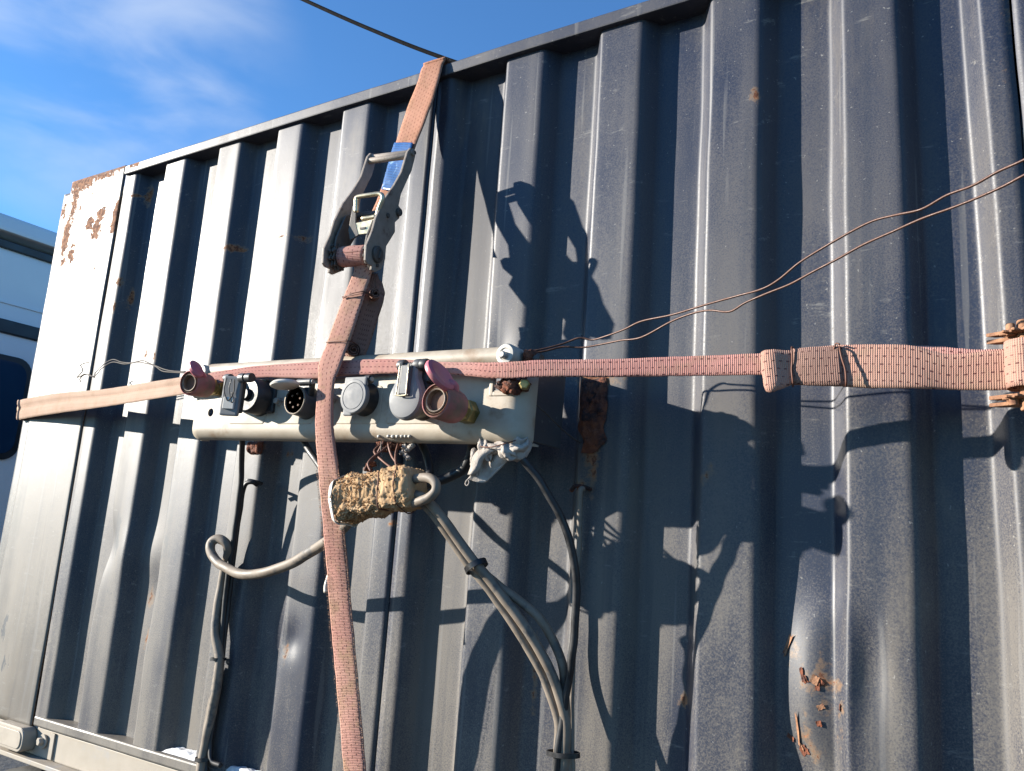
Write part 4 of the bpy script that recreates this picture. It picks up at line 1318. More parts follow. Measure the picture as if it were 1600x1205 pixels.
# --- vertical ratchet strap
vs_base = at(554, 1205, 0.065)
vstrap = thing('ratchet_strap', 'faded pink ratchet strap hanging from the top rail over the socket bar', 'ratchet strap', vs_base)
topY = Vector((0, 0.05, 0))
e_top = [(at(663, 101, 0.010) + Vector((0, 0.30, 0.004)), at(697, 91, 0.010) + Vector((0, 0.30, 0.004))),
         (at(663, 101, 0.010) + Vector((0, 0.03, 0.004)), at(697, 91, 0.010) + Vector((0, 0.03, 0.004))),
         E2((661, 105, 0.011), (695, 95, 0.012)), E2((653, 128, 0.016), (688, 118, 0.020)), E2((639, 163, 0.022), (679, 150, 0.034)), E2((628, 195, 0.030), (666, 186, 0.044)), E2((618, 226, 0.038), (649, 229, 0.050)), E2((594, 300, 0.060), (622, 306, 0.066)), E2((575, 345, 0.078), (606, 350, 0.082))]
ribbon('webbing', e_top, 0.0035, M_WEBU, vstrap, 8, 8)['label'] = 'sun browned webbing above the ratchet'
e_lab = [E2((616, 223, 0.044), (645, 223, 0.055)), E2((613, 234, 0.048), (642, 236, 0.058)), E2((603, 268, 0.058), (631, 272, 0.065)), E2((596, 296, 0.066), (624, 300, 0.072))]
ribbon('blue_label', e_lab, 0.0012, M_LABEL, vstrap, 8, 8, rag=0.0014)
e_main = [E2((553, 412, 0.150), (584, 410, 0.145)), E2((552, 427, 0.148), (581, 424, 0.142)), E2((535.5, 466, 0.152), (570, 459, 0.148)), E2((510.6, 535, 0.160), (546, 533, 0.158)), E2((498, 569, 0.167), (531, 572, 0.168)),
          E2((496.5, 595, 0.170), (521, 603, 0.171)), E2((492.5, 655, 0.166), (519.5, 660, 0.166)), E2((493.5, 689, 0.163), (522.5, 689, 0.162)), E2((499, 760, 0.153), (532, 760, 0.152)), E2((504, 815, 0.132), (536, 815, 0.133)),
          E2((510, 890, 0.111), (543, 890, 0.111)), E2((517, 980, 0.094), (551, 980, 0.095)), E2((528, 1098, 0.080), (562, 1098, 0.081)), E2((537, 1205, 0.066), (571, 1205, 0.067)), E2((549, 1330, 0.050), (584, 1330, 0.050))]
ribbon('webbing', e_main, 0.004, M_WEBL, vstrap, 9, 10, rag=0.0012, crown=0.002)['label'] = 'frayed pink webbing below the ratchet'
# spare tail folded and tied behind
e_tail = [E2((578, 424, 0.128), (586, 440, 0.110)), E2((572, 450, 0.128), (591, 462, 0.108)), E2((560, 490, 0.134), (583, 490, 0.112)), E2((548, 530, 0.140), (570, 530, 0.120)), E2((543, 552, 0.142), (560, 556, 0.128))]
for k in range(5):
    off = Vector((0.0012 * k, 0.004 * k - 0.004, 0.0))
    ribbon('folded_tail', [(a + off, b + off) for a, b in e_tail], 0.0035, M_WEBD, vstrap, 6, 6, crown=0.003)
def coil(name, c, ax, r0, r1, width, turns, m, parent):
    u, v, ax = frame_for(ax)
    ed = []
    n = int(turns * 10)
    for i in range(n + 1):
        a = 2 * math.pi * i / 10
        r_ = r0 + (r1 - r0) * i / n
        q = c + u * (r_ * math.cos(a)) + v * (r_ * math.sin(a))
        ed.append((q - ax * width / 2, q + ax * width / 2))
    return ribbon(name, ed, 0.0028, m, parent, 3, 5)
coil('folded_tail', at(551, 550, 0.132), (EX * 0.75 - EY * 0.65).normalized(), 0.003, 0.013, 0.045, 2.6, M_WEBD, vstrap)
coil('folded_tail', at(585, 462, 0.118), (EX * 0.75 - EY * 0.65).normalized(), 0.003, 0.010, 0.04, 2.2, M_WEBD, vstrap)
def ring_wire(name, pts, r, m, parent):
    return tube(name, pts, r, m, parent, 5, 7)
ring_wire('tie_wire', [at(536, 466, .156), at(552, 458, .157), at(570, 456, .155), at(584, 464, .128), at(588, 472, .105), at(585, 474, .104)], 0.0012, M_WIRER, vstrap)
ring_wire('tie_wire', [at(535, 464, .156), at(556, 460, .158), at(571, 458, .156), at(580, 463, .130), at(589, 468, .104)], 0.0012, M_WIRER, vstrap)
ring_wire('tie_wire', [at(510, 535, .163), at(528, 533, .165), at(547, 533, .163), at(558, 539, .140), at(562, 545, .126)], 0.0011, M_WIRER, vstrap)

# frayed fibres standing off the worn lower band
def fuzz(edges, count, t0, t1, parent, m, seed=5):
    A = catmull([Vector(e[0]) for e in edges], 12)
    B = catmull([Vector(e[1]) for e in edges], 12)
    rnd_ = random.Random(seed)
    vs_, fs_ = [], []
    kk = len(A)
    for q in range(count):
        t = (t0 + (t1 - t0) * rnd_.random()) * (kk - 2)
        i_ = int(t); f_ = t - i_
        a_, b_ = A[i_].lerp(A[i_ + 1], f_), B[i_].lerp(B[i_ + 1], f_)
        w = rnd_.random()
        if rnd_.random() < 0.55: w = 0.0 if rnd_.random() < 0.5 else 1.0
        side = (a_ - b_).normalized() * (1 if w < 0.5 else -1)
        out = Vector((0.3, -1, 0)).normalized()
        p_ = a_.lerp(b_, w) + out * 0.0025
        d_ = out * rnd_.uniform(0.2, 1.0) + Vector((rnd_.uniform(-1, 1), 0, rnd_.uniform(-1, 1))) * 0.8
        if w in (0.0, 1.0): d_ += side * 1.2
        d_ = d_.normalized() * rnd_.uniform(0.0015, 0.0045)
        sd = d_.cross(Vector((rnd_.uniform(-1, 1), rnd_.uniform(-1, 1), rnd_.uniform(-1, 1)))).normalized() * 0.00035
        n0 = len(vs_)
        vs_ += [p_ - sd, p_ + sd, p_ + d_]
        fs_.append((n0, n0 + 1, n0 + 2))
    me = bpy.data.meshes.new('frayed_fibres'); me.from_pydata(vs_, [], fs_)
    return tag(link_mesh('frayed_fibres', me, m, parent, False), kind='stuff')
M_FIB = simple('loose_fibre', (0.42, 0.25, 0.17), (0.52, 0.34, 0.24), 0.95, 60, spec=0.1)
fuzz(e_main, 2600, 0.55, 0.96, vstrap, M_FIB)

# --- its ratchet
O_R, O_L = at(590, 400, 0.140), at(533, 402, 0.150)
T_R, T_L = at(643, 238, 0.092), at(573, 249, 0.104)
w_ = ((O_R - O_L) + (T_R - T_L)).normalized()
h_ = ((T_R + T_L) - (O_R + O_L)); h_ = (h_ - w_ * h_.dot(w_)).normalized()
n_ = w_.cross(h_).normalized()
if n_.dot(CAM - O_R) < 0: n_ = -n_
Zp = lambda x, y: (500 + x / 5.2375, 210 + y / 5.2375)
poly_px = [(735, 112), (762, 118), (776, 150), (770, 190), (742, 300), (700, 390), (655, 490), (636, 585), (650, 605), (656, 640), (640, 690), (606, 722), (606, 800), (562, 872), (532, 920), (526, 1020), (492, 1105), (442, 1128), (412, 1108), (418, 1078), (382, 1060), (366, 1030), (374, 905), (422, 790), (452, 680), (522, 528), (600, 418), (662, 308), (690, 212), (712, 140)]
poly = [on_plane(*Zp(*q), O_R, w_) for q in poly_px]
RW_ = (O_R - O_L).length * 0.5 + (T_R - T_L).length * 0.5
ratchet = None
bm = bmesh.new(); prism(bm, poly, w_, 0.005)
ratchet = from_bm('ratchet', bm, M_STEEL, vstrap, bevel=0.0012)
ratchet['label'] = 'grey steel ratchet with gold release bar'
bm = bmesh.new(); prism(bm, [q - w_ * RW_ for q in poly], w_, 0.005); from_bm('side_plate', bm, M_STEEL, ratchet, bevel=0.0012)
def rod(name, a, b, r_, m, parent, n=16):
    bm = bmesh.new()
    ax = (b - a)
    L_ = ax.length
    lathe(bm, a, ax, [(0, 0), (r_ * .9, 0), (r_, 0.001), (r_, L_ - 0.001), (r_ * .9, L_), (0, L_)], n)
    return from_bm(name, bm, m, parent, auto=0.6)
pr = on_plane(*Zp(745, 152), O_R, w_)
rod('handle_bar', pr + w_ * 0.006, pr - w_ * (RW_ + 0.004), 0.0062, M_STEEL, ratchet)
pr2 = on_plane(*Zp(722, 178), O_R, w_)
rod('handle_bar', pr2, pr2 - w_ * RW_, 0.0062, M_STEEL, ratchet)
sp = on_plane(*Zp(452, 985), O_R, w_)
rod('axle', sp + w_ * 0.010, sp - w_ * (RW_ + 0.008), 0.011, M_STEELD, ratchet)
bm = bmesh.new(); lathe(bm, sp + w_ * 0.003, w_, [(0.008, 0), (0.0155, 0), (0.0155, 0.004), (0.013, 0.006), (0.008, 0.006)], 28); from_bm('axle_ring', bm, M_STEELD, ratchet, auto=0.6)
bm = bmesh.new(); box(bm, sp + w_ * 0.010, h_, n_, w_, 0.018, 0.005, 0.005); from_bm('axle_slot', bm, M_STEELD, ratchet, bevel=0.001)
# webbing wound on the spool
def drum(c, a, r_, L_, m, parent):
    u, v, ax = frame_for(a)
    ed = []
    for i in range(15):
        t = 2 * math.pi * i / 14
        q = c + u * (r_ * math.cos(t)) + v * (r_ * math.sin(t))
        ed.append((q, q + ax * L_))
    return ribbon('wound_webbing', ed, 0.003, m, parent, 3, 8)
for rr in (0.0175, 0.0145):
    drum(sp - w_ * (RW_ - 0.018), w_, rr, RW_ - 0.032, M_WEB, ratchet)
# toothed wheels
def gear(c, a, r0, r1, teeth, th, parent):
    u, v, ax = frame_for(a)
    pl = []
    for k in range(teeth):
        a0 = 2 * math.pi * k / teeth
        for (da, rr) in ((0.0, r0), (0.10, r1), (0.26, r1), (0.46, r0)):
            t = a0 + da * 2 * math.pi / teeth * 1.6
            pl.append(c + u * (rr * math.cos(t)) + v * (rr * math.sin(t)))
    bm = bmesh.new(); prism(bm, pl, ax, th)
    return from_bm('toothed_wheel', bm, M_STEELD, parent, bevel=0.0006, seg=1)
gear(sp - w_ * (RW_ - 0.009), w_, 0.0205, 0.0265, 11, 0.004, ratchet)
gear(sp - w_ * (RW_ - 0.015), w_, 0.0205, 0.0255, 11, 0.003, ratchet)
gear(sp - w_ * 0.009, w_, 0.0205, 0.0255, 11, 0.004, ratchet)
# inner frame (base) plates, pivot bolts, spring bar
mid_n = on_plane(*Zp(575, 660), O_R, w_)
rod('pivot_bolt', on_plane(*Zp(626, 640), O_R, w_) + w_ * 0.009, on_plane(*Zp(626, 640), O_R, w_) - w_ * RW_, 0.0075, M_STEELD, ratchet)
rod('rivet', on_plane(*Zp(542, 665), O_R, w_) + w_ * 0.006, on_plane(*Zp(542, 665), O_R, w_) - w_ * 0.01, 0.0042, M_STEELD, ratchet)
rod('rivet', on_plane(*Zp(455, 1075), O_R, w_) + w_ * 0.006, on_plane(*Zp(455, 1075), O_R, w_) - w_ * 0.01, 0.003, M_STEELD, ratchet)
rod('rivet', on_plane(*Zp(757, 152), O_R, w_) + w_ * 0.0062, on_plane(*Zp(757, 152), O_R, w_) - w_ * 0.006, 0.0042, M_STEELD, ratchet)
for d_ in (0.012, RW_ - 0.012):
    pl = [on_plane(*Zp(*q), O_R, w_) - w_ * d_ for q in ((500, 640), (560, 620), (600, 700), (570, 830), (530, 900), (470, 960), (410, 930), (430, 820))]
    bm = bmesh.new(); prism(bm, pl, w_, 0.004); from_bm('inner_plate', bm, M_STEELD, ratchet, bevel=0.0008)
def rp(x, y, off):
    return on_plane(*Zp(x, y), O_R - w_ * off, w_)
ga = lambda x, y: on_plane(*Zp(x, y), (O_R - w_ * RW_ * .5 + n_ * 0.004), (n_ * 0.94 - h_ * 0.34).normalized())
tube('release_bar', [ga(296, 640), ga(296, 570), ga(300, 522), ga(330, 508), ga(400, 498), ga(470, 488), ga(505, 496), ga(512, 530), ga(485, 600), ga(466, 668)], 0.0042, M_ZINC, ratchet, 5, 12)
tube('release_bar', [ga(345, 690), ga(400, 684), ga(462, 672)], 0.0040, M_ZINC, ratchet, 4, 12)
qa = [ga(292, 728), ga(448, 694), ga(416, 812), ga(312, 822)]
nq = (qa[1] - qa[0]).cross(qa[3] - qa[0]).normalized()
bm = bmesh.new(); prism(bm, qa, nq, 0.003); from_bm('slide_pawl', bm, M_ZINC, ratchet, bevel=0.0008)
nq = nq if nq.dot(CAM - qa[0]) > 0 else -nq
sa = [ga(330, 768) + nq * .002, ga(378, 760) + nq * .002, ga(378, 774) + nq * .002, ga(332, 782) + nq * .002]
bm = bmesh.new(); prism(bm, sa, nq, 0.002); from_bm('pawl_slot', bm, M_STEELD, ratchet)
ka = [ga(272, 590), ga(300, 570), ga(296, 720), ga(320, 826), ga(250, 870), ga(236, 790)]
nk = (ka[1] - ka[0]).cross(ka[3] - ka[0]).normalized()
bm = bmesh.new(); prism(bm, ka, nk, 0.004); from_bm('pawl_arm', bm, M_STEELD, ratchet, bevel=0.0008)

# --- horizontal strap
h_base = at(1250, 600, 0.10)
hstrap = thing('ratchet_strap', 'dirty pink ratchet strap pulled sideways round the container and over the bar', 'ratchet strap', h_base)
cl = at(33, 625, 0.006); cl2 = at(31, 656, 0.006)
e_l = [(cl + Vector((-0.004, 0.25, 0)), cl2 + Vector((-0.004, 0.25, 0))), (cl + Vector((-0.004, 0.02, 0)), cl2 + Vector((-0.004, 0.02, 0))), (cl, cl2), E2((62, 619, 0.026), (60, 650.5, 0.026)), E2((100, 613.5, 0.050), (100, 644.5, 0.052)), E2((156, 609, 0.082), (154, 637, 0.085)), E2((204, 602, 0.108), (199, 630, 0.112)), E2((281, 590, 0.148), (281, 617, 0.152)), E2((325, 585, 0.158), (327, 606, 0.160))]
ribbon('webbing', e_l, 0.0035, M_WEBB, hstrap, 8, 10, crease=0.004)['label'] = 'bleached webbing by the container corner'
e_m = [E2((325, 584, 0.152), (329, 606, 0.158)), E2((345, 580, 0.150), (350, 597, 0.155)), E2((391, 573, 0.150), (399, 590, 0.154)), E2((440, 569, 0.149), (445, 590, 0.153)), E2((498, 565, 0.149), (498, 591, 0.153)), E2((540, 563, 0.149), (540, 587, 0.153)), E2((615, 561, 0.150), (615, 583, 0.153)), E2((671, 565, 0.151), (671, 581, 0.155)), E2((727, 566, 0.153), (735, 588, 0.156)), E2((784, 566, 0.157), (784, 591.5, 0.157)),
       E2((840, 563, 0.150), (840, 589.5, 0.150)), E2((900, 562, 0.138), (900, 589, 0.138)), E2((960, 561, 0.127), (960, 589, 0.127)), E2((1040, 558, 0.114), (1040, 588, 0.114)), E2((1110, 555.5, 0.106), (1110, 587, 0.106)), E2((1190, 552, 0.100), (1190, 586, 0.100)), E2((1270, 548, 0.092), (1270, 590, 0.092)), E2((1350, 546, 0.086), (1350, 598, 0.084)), E2((1440, 540, 0.082), (1440, 606, 0.080)), E2((1520, 546, 0.080), (1520, 609, 0.078)), E2((1592, 545, 0.080), (1597, 609, 0.080))]
ribbon('webbing', e_m, 0.0035, M_WEB, hstrap, 9, 10, crown=0.001)['label'] = 'pink webbing over the bar and along the panel'
# doubled-back tail on the outside, tied with wire
e_d = [E2((1237, 545, 0.104), (1237, 600, 0.104)), E2((1275, 542, 0.104), (1275, 602, 0.103)), E2((1313, 539, 0.102), (1313, 603, 0.101)), E2((1370, 538, 0.102), (1370, 606, 0.100)), E2((1425, 540, 0.100), (1425, 607, 0.096)), E2((1480, 553, 0.094), (1480, 609, 0.088)), E2((1540, 549, 0.092), (1540, 610, 0.086)), E2((1592, 545, 0.090), (1598, 609, 0.088))]
ribbon('doubled_webbing', e_d, 0.004, M_WEBR, hstrap, 9, 12, crown=0.002)
ribbon('doubled_webbing', [(a + Vector((0, 0.005, 0)), b + Vector((0, 0.005, 0.0))) for a, b in e_d[:4]], 0.004, M_WEBR, hstrap, 9, 8)
e_i = [E2((1238, 546, 0.1075), (1236, 599, 0.107)), E2((1270, 543, 0.1085), (1270, 602, 0.107)), E2((1312, 541, 0.106), (1318, 602, 0.105))]
ribbon('doubled_webbing', e_i, 0.004, M_WEBD, hstrap, 8, 8, crown=0.003)
# bulging fold at the end of the tail
e_k = [E2((1234, 549, 0.096), (1236, 598, 0.096)), E2((1216, 548, 0.100), (1220, 606, 0.100)), E2((1200, 548, 0.106), (1206, 608, 0.106)), E2((1189, 552, 0.114), (1197, 609, 0.112)), E2((1193, 548, 0.119), (1200, 613, 0.117)), E2((1206, 546, 0.119), (1212, 611, 0.117)), E2((1222, 547, 0.113), (1226, 606, 0.112)), E2((1238, 548, 0.107), (1240, 600, 0.107))]
ribbon('doubled_webbing', e_k, 0.004, M_WEBR, hstrap, 6, 8, crown=0.001)
for x0, xs in ((1237, 0), (1312, 8)):
    tube('tie_wire', [at(x0 + 2, 543, .104), at(x0, 544, .110), at(x0 + 1 + xs * .3, 560, .1115), at(x0 + xs * 1.1, 578, .1115), at(x0 + 2 + xs, 598, .1105), at(x0 + 2 + xs, 604, .103)], 0.0013, M_WIRER, hstrap, 5, 7)
tube('tie_wire', [at(1303, 546, .106), at(1306, 537, .107), at(1312, 538, .110)], 0.0011, M_WIRER, hstrap, 5, 7)
# rusty ratchet just entering the frame
rt = None
def rat_plate(z0, z1, name, parent):
    a = at(1556, 540, 0.085)
    bm = bmesh.new()
    pl = []
    for (x, o) in ((-0.01, 0.0), (0.02, 0.012), (0.05, 0.016), (0.05, 0.026), (0.10, 0.030), (0.26, 0.026), (0.30, 0.014), (0.28, -0.006), (0.16, -0.012), (0.05, -0.014), (0.0, -0.006)):
        pl.append(Vector((a.x + x, a.y - o, (z0 + z1) / 2)))
    prism(bm, pl, EZ, abs(z1 - z0))
    return from_bm(name, bm, M_RUSTP, parent, bevel=0.0008)
zt = at(1575, 536, 0.085).z; zb = at(1575, 618, 0.085).z
rt = rat_plate(zt, zt + 0.005, 'ratchet', hstrap); rt['label'] = 'orange rusted ratchet at the right edge'
rat_plate(zt + 0.009, zt + 0.0135, 'side_plate', rt)
rat_plate(zb, zb - 0.005, 'side_plate', rt)
rat_plate(zb - 0.009, zb - 0.0135, 'side_plate', rt)
a = at(1604, 578, 0.098)
rod('axle', Vector((a.x, a.y, zb - 0.022)), Vector((a.x, a.y, zt + 0.022)), 0.008, M_RUSTP, rt)
for dx in (-0.014, 0.012, 0.03):
    rod('rivet', Vector((a.x + dx, a.y - 0.004, zt + 0.004)), Vector((a.x + dx, a.y - 0.004, zt + 0.018)), 0.005, M_RUSTP, rt)
    rod('rivet', Vector((a.x + dx, a.y - 0.004, zb - 0.016)), Vector((a.x + dx, a.y - 0.004, zb - 0.003)), 0.005, M_RUSTP, rt)
for zc_ in (zt + 0.007, zb - 0.007):
    gear(Vector((a.x, a.y, zc_)), EZ, 0.020, 0.026, 11, 0.003, rt).data.materials[0] = M_RUSTP
drum(Vector((a.x, a.y, zb + 0.004)), EZ, 0.021, zt - zb - 0.008, M_WEBR, rt)
rod('handle_bar', Vector((a.x + 0.24, a.y - 0.015, zb - 0.012)), Vector((a.x + 0.24, a.y - 0.015, zt + 0.012)), 0.007, M_RUSTP, rt)
e_x = [(Vector((a.x + 0.10, a.y + 0.01, zt - 0.004)), Vector((a.x + 0.10, a.y + 0.01, zb + 0.004))), (Vector((a.x + 0.5, a.y + 0.03, zt - 0.004)), Vector((a.x + 0.5, a.y + 0.03, zb + 0.004))), (Vector((a.x + 1.6, a.y + 0.09, zt - 0.004)), Vector((a.x + 1.6, a.y + 0.09, zb + 0.004)))]
ribbon('webbing', e_x, 0.0035, M_WEBR, hstrap, 6, 6)

# ================================================================= PAD, RAG
pc = at(592, 773, 0.150)
pad = thing('foam_wrap', 'shaggy brown foam wrapped round cables under the socket bar', 'foam wrap', pc - Vector((0, 0, 0.045)))
pax = (at(652, 760, 0.150) - at(536, 782, 0.150)); PLn = pax.length; pax.normalize()
pu = (EY * -1 - pax * (-EY).dot(pax)).normalized(); pv = pu.cross(pax); pv = pv if pv.z > 0 else -pv
def pad_pt(t, a, grow=1.0, rough=0.0):
    # rounded block, fatter at the left, flat facets
    c, s_ = math.cos(a), math.sin(a)
    e = 0.62
    ru_ = 0.030 * (abs(c) ** e) * (1 if c > 0 else -1)
    rv_ = (0.037 - 0.004 * t) * (abs(s_) ** e) * (1 if s_ > 0 else -1)
    q = at(536, 782, 0.150) + pax * (t * PLn)
    nz_ = 1 + 0.17 * mnoise.fractal(Vector((t * 5, c * 1.5, s_ * 1.5)), 0.7, 2.0, 4)
    if rough:
        nz_ += rough * mnoise.fractal(Vector((t * 42, c * 11, s_ * 11)), 0.55, 2.1, 3)
    pinch = 1 - 0.10 * math.exp(-((t - 0.62) / 0.04) ** 2)
    endk = min(1.0, 0.86 + 3.0 * min(t, 1 - t))
    return q + pu * (ru_ * nz_ * pinch * grow * endk) + pv * (rv_ * nz_ * pinch * grow * endk)
bm = bmesh.new()
nt_, na_ = 110, 120
rg = [[bm.verts.new(pad_pt(i / nt_, 2 * math.pi * k / na_, 1.0, 0.085 if i / nt_ < 0.6 else 0.035)) for k in range(na_)] for i in range(nt_ + 1)]
for a_, b_ in zip(rg[:-1], rg[1:]):
    for k in range(na_):
        bm.faces.new([a_[k], a_[(k + 1) % na_], b_[(k + 1) % na_], b_[k]])
bm.faces.new(rg[0]); bm.faces.new(list(reversed(rg[-1])))
from_bm('foam_core', bm, M_FOAM, pad, smooth=True)
# torn shreds of foam
verts, faces = [], []
rnd = random.Random(3)
for k in range(2200):
    t, a_ = rnd.random(), rnd.random() * 2 * math.pi
    if t > 0.55 and rnd.random() < 0.8: continue
    p0 = pad_pt(t, a_, 0.99); p1 = pad_pt(t, a_, 1.25)
    nn = (p1 - p0).normalized()
    tt = Vector((rnd.uniform(-1, 1), rnd.uniform(-1, 1), rnd.uniform(-1, 1)))
    tt = (tt - nn * tt.dot(nn)).normalized()
    L_ = rnd.uniform(0.0028, 0.0062) * (1.0 if t < 0.62 else 0.6)
    wd = rnd.uniform(0.0010, 0.0024)
    dr = (nn * rnd.uniform(0.2, 0.6) + tt * rnd.uniform(0.5, 1.0)).normalized()
    sd = dr.cross(nn).normalized() * wd
    b0 = len(verts)
    q = p0 + dr * (L_ * .55) + nn * 0.0008
    verts += [p0 - sd, p0 + sd, q + sd * .9, q - sd * .9, p0 + dr * L_ - nn * L_ * 0.18]
    faces += [(b0, b0 + 1, b0 + 2, b0 + 3), (b0 + 3, b0 + 2, b0 + 4)]
me = bpy.data.meshes.new('foam_shreds'); me.from_pydata(verts, [], faces)
tag(link_mesh('foam_shreds', me, M_SHRED, pad, False), kind='stuff')
def pad_ring(t, r_, m, grow=1.05):
    pts = [pad_pt(t + 0.01 * math.sin(3 * a_), a_, grow) for a_ in [2 * math.pi * k / 16 for k in range(17)]]
    tube('binding_wire', pts, r_, m, pad, 3, 6)
pad_ring(0.63, 0.0012, M_WIRER, 1.06); pad_ring(0.86, 0.0010, M_WIRER, 1.06)
e_w = []
for k in range(13):
    a_ = 2 * math.pi * k / 12
    e_w.append((pad_pt(0.0, a_, 1.10) - pax * 0.004, pad_pt(0.05, a_, 1.12)))
ribbon('white_band', e_w, 0.002, M_WHITEP, pad, 3, 4)
# rusty wires tying the pad up to the bar
for q in ([(600, 690, .135), (588, 712, .14), (574, 728, .15), (570, 735, .155)], [(606, 692, .132), (612, 712, .14), (622, 728, .15), (624, 742, .155)], [(596, 694, .13), (585, 706, .14), (600, 722, .15), (618, 735, .152)], [(614, 691, .128), (598, 704, .14), (576, 722, .155), (580, 738, .158)], [(622, 694, .13), (618, 715, .145), (622, 748, .162)]):
    tube('tie_wire', [at(*p_) for p_ in q], 0.0022, M_WIRER, pad, 5, 7, wob=0.3)
tube('tie_wire', [at(596, 690, .135), at(595.5, 700, .14), at(596, 718, .145)], 0.0014, M_WIREG, pad, 4, 6)

rag_c = at(800, 712, 0.125)
rag = thing('knotted_rag', 'grubby pale rag knotted round a black cable at the bar end', 'rag', rag_c - Vector((0, 0, 0.06)))
def cloth_lump(c, ax, rl, rr, seed, name='knot'):
    bm = bmesh.new()
    bmesh.ops.create_uvsphere(bm, u_segments=48, v_segments=32, radius=1.0)
    u, v, ax = frame_for(ax)
    for w in bm.verts:
        n = w.co.normalized()
        fold = 0.16 * math.sin(n.z * 5 + 7 * math.atan2(n.y, n.x) * 0.5 + seed * 2) + 0.12 * mnoise.fractal(n * 1.6 + Vector((seed, 0, 0)), 0.8, 2.2, 3)
        ridge = -0.22 * abs(mnoise.noise(n * 2.3 + Vector((0, seed, 0)))) 
        k = 1 + fold + ridge
        w.co = c + (u * (n.x * rr) + v * (n.y * rr) + ax * (n.z * rl)) * k
    return from_bm(name, bm, M_RAG, rag, smooth=True)
cloth_lump(at(811, 702, 0.128), (EX * .7 + EZ * .6 - EY * .2), 0.021, 0.0155, 1.0)
cloth_lump(at(794, 706, 0.134), (EX * .8 + EZ * -.4), 0.017, 0.013, 4.0)
cloth_lump(at(776, 700, 0.132), (EX * 1 + EZ * .05), 0.024, 0.010, 7.0)
cloth_lump(at(758, 703, 0.134), (EX * .5 - EZ * .8), 0.019, 0.010, 2.6)
cloth_lump(at(744, 722, 0.130), (EX * .25 - EZ * .9), 0.021, 0.009, 5.2)
def rag_flap(rows):
    rows = [[at(*p_) for p_ in r_] for r_ in rows]
    o = sheet('rag_flap', rows, M_RAG, rag, 0.0028, 6)
    return o
rag_flap([[(752, 697, .132), (770, 702, .128), (786, 708, .130), (797, 714, .132)], [(743, 718, .136), (757, 718, .126), (776, 722, .130), (792, 722, .126)], [(738, 738, .134), (752, 738, .128), (768, 738, .124), (781, 732, .128)], [(731, 748, .132), (744, 753, .130), (757, 754, .127), (768, 745, .129)]])
rag_flap([[(755, 696, .136), (764, 700, .140), (772, 704, .138)], [(741, 712, .140), (750, 714, .143), (757, 716, .139)], [(735, 732, .138), (741, 734, .141), (747, 735, .137)], [(732, 742, .136), (735, 742, .138), (738, 743, .135)]])
tube('loose_thread', [at(737, 745, .136), at(730, 750, .137), at(727, 756, .137), at(730, 759, .137), at(733, 754, .137), at(731, 749, .136)], 0.0010, M_RAG, rag, 5, 6)
tube('tie_wire', [at(748, 697, .140), at(762, 699, .1445), at(775, 697, .146), at(793, 692, .144), at(806, 688, .140)], 0.0009, M_WIRER, rag, 5, 6)

# ================================================================= CABLES AND WIRES
def cable(name, label, pp, r_, m, n=9, sides=12, wob=0.04, cat='cable', group='cables on the container side'):
    path = catmull([at(*p_) for p_ in pp], n)
    path = [q + Vector((mnoise.noise(q * 21), mnoise.noise(q * 21 + EX * 9), mnoise.noise(q * 17 + EZ * 5))) * 0.0022 for q in path]
    o = tube(name, path, r_, m, None, n, sides, wob, raw=True)
    tag(o, label, cat, group)
    return o
c1 = cable('power_cable', 'thick dusty grey cable curling in a loop left of the hanging strap',
      [(556, 800, .140), (530, 830, .120), (500, 854, .100), (462, 876, .085), (430, 890, .075), (385, 898, .062), (350, 886, .052), (331, 867, .046), (330, 850, .040), (340, 842, .036), (352, 848, .032), (356, 862, .026), (352, 884, .016), (346, 915, .014), (340, 950, .016), (337, 985, .018), (341, 1015, .018), (343, 1040, .018), (337, 1085, .016), (328, 1130, .014), (318, 1175, .014), (313, 1210, .016), (306, 1260, .018)], 0.0098, M_CABLE)
cable('power_cable', 'thin tan cable under the looping grey cable beside the lower ribs',
      [(340, 1040, .010), (336, 1062, .008), (329, 1100, .007), (320, 1150, .008), (312, 1195, .010), (308, 1250, .012)], 0.0055, M_CABLE)
cable('power_cable', 'long black cable dropping straight from the left half of the bar',
      [(377, 670, .10), (379, 690, .075), (378, 725, .050), (374, 780, .034), (364, 850, .024), (356, 905, .018), (350, 960, .014), (345, 1020, .012), (338, 1080, .010), (328, 1130, .009), (322, 1180, .010), (322, 1240, .012)], 0.0058, M_BLKC)
cable('power_cable', 'black cable hooked over a welded peg below the bar',
      [(402, 757, .006), (396, 753, .016), (386, 755, .020), (381, 768, .019), (376, 800, .016), (367, 860, .012), (360, 920, .010), (355, 965, .009), (349, 1020, .008), (343, 1080, .008), (334, 1130, .010), (328, 1165, .012), (330, 1188, .014), (345, 1196, .012)], 0.0046, M_BLKC)
cable('power_cable', 'grey cable of the slanting bundle, upper of the taped pair',
      [(640, 772, .150), (662, 778, .150), (688, 806, .140), (716, 843, .126), (744, 880, .112), (776, 921, .098), (808, 962, .086), (836, 1005, .074), (858, 1046, .062), (874, 1086, .052), (883, 1125, .046), (884, 1165, .042), (878, 1215, .040), (870, 1280, .040)], 0.0080, M_CABLE)
cable('power_cable', 'grey cable of the slanting bundle, lower of the taped pair',
      [(640, 776, .144), (660, 786, .144), (682, 812, .134), (710, 850, .120), (738, 888, .106), (770, 930, .092), (800, 972, .080), (826, 1014, .068), (848, 1056, .056), (864, 1096, .047), (873, 1135, .042), (872, 1172, .040), (866, 1220, .040), (858, 1280, .040)], 0.0072, M_CABLE)
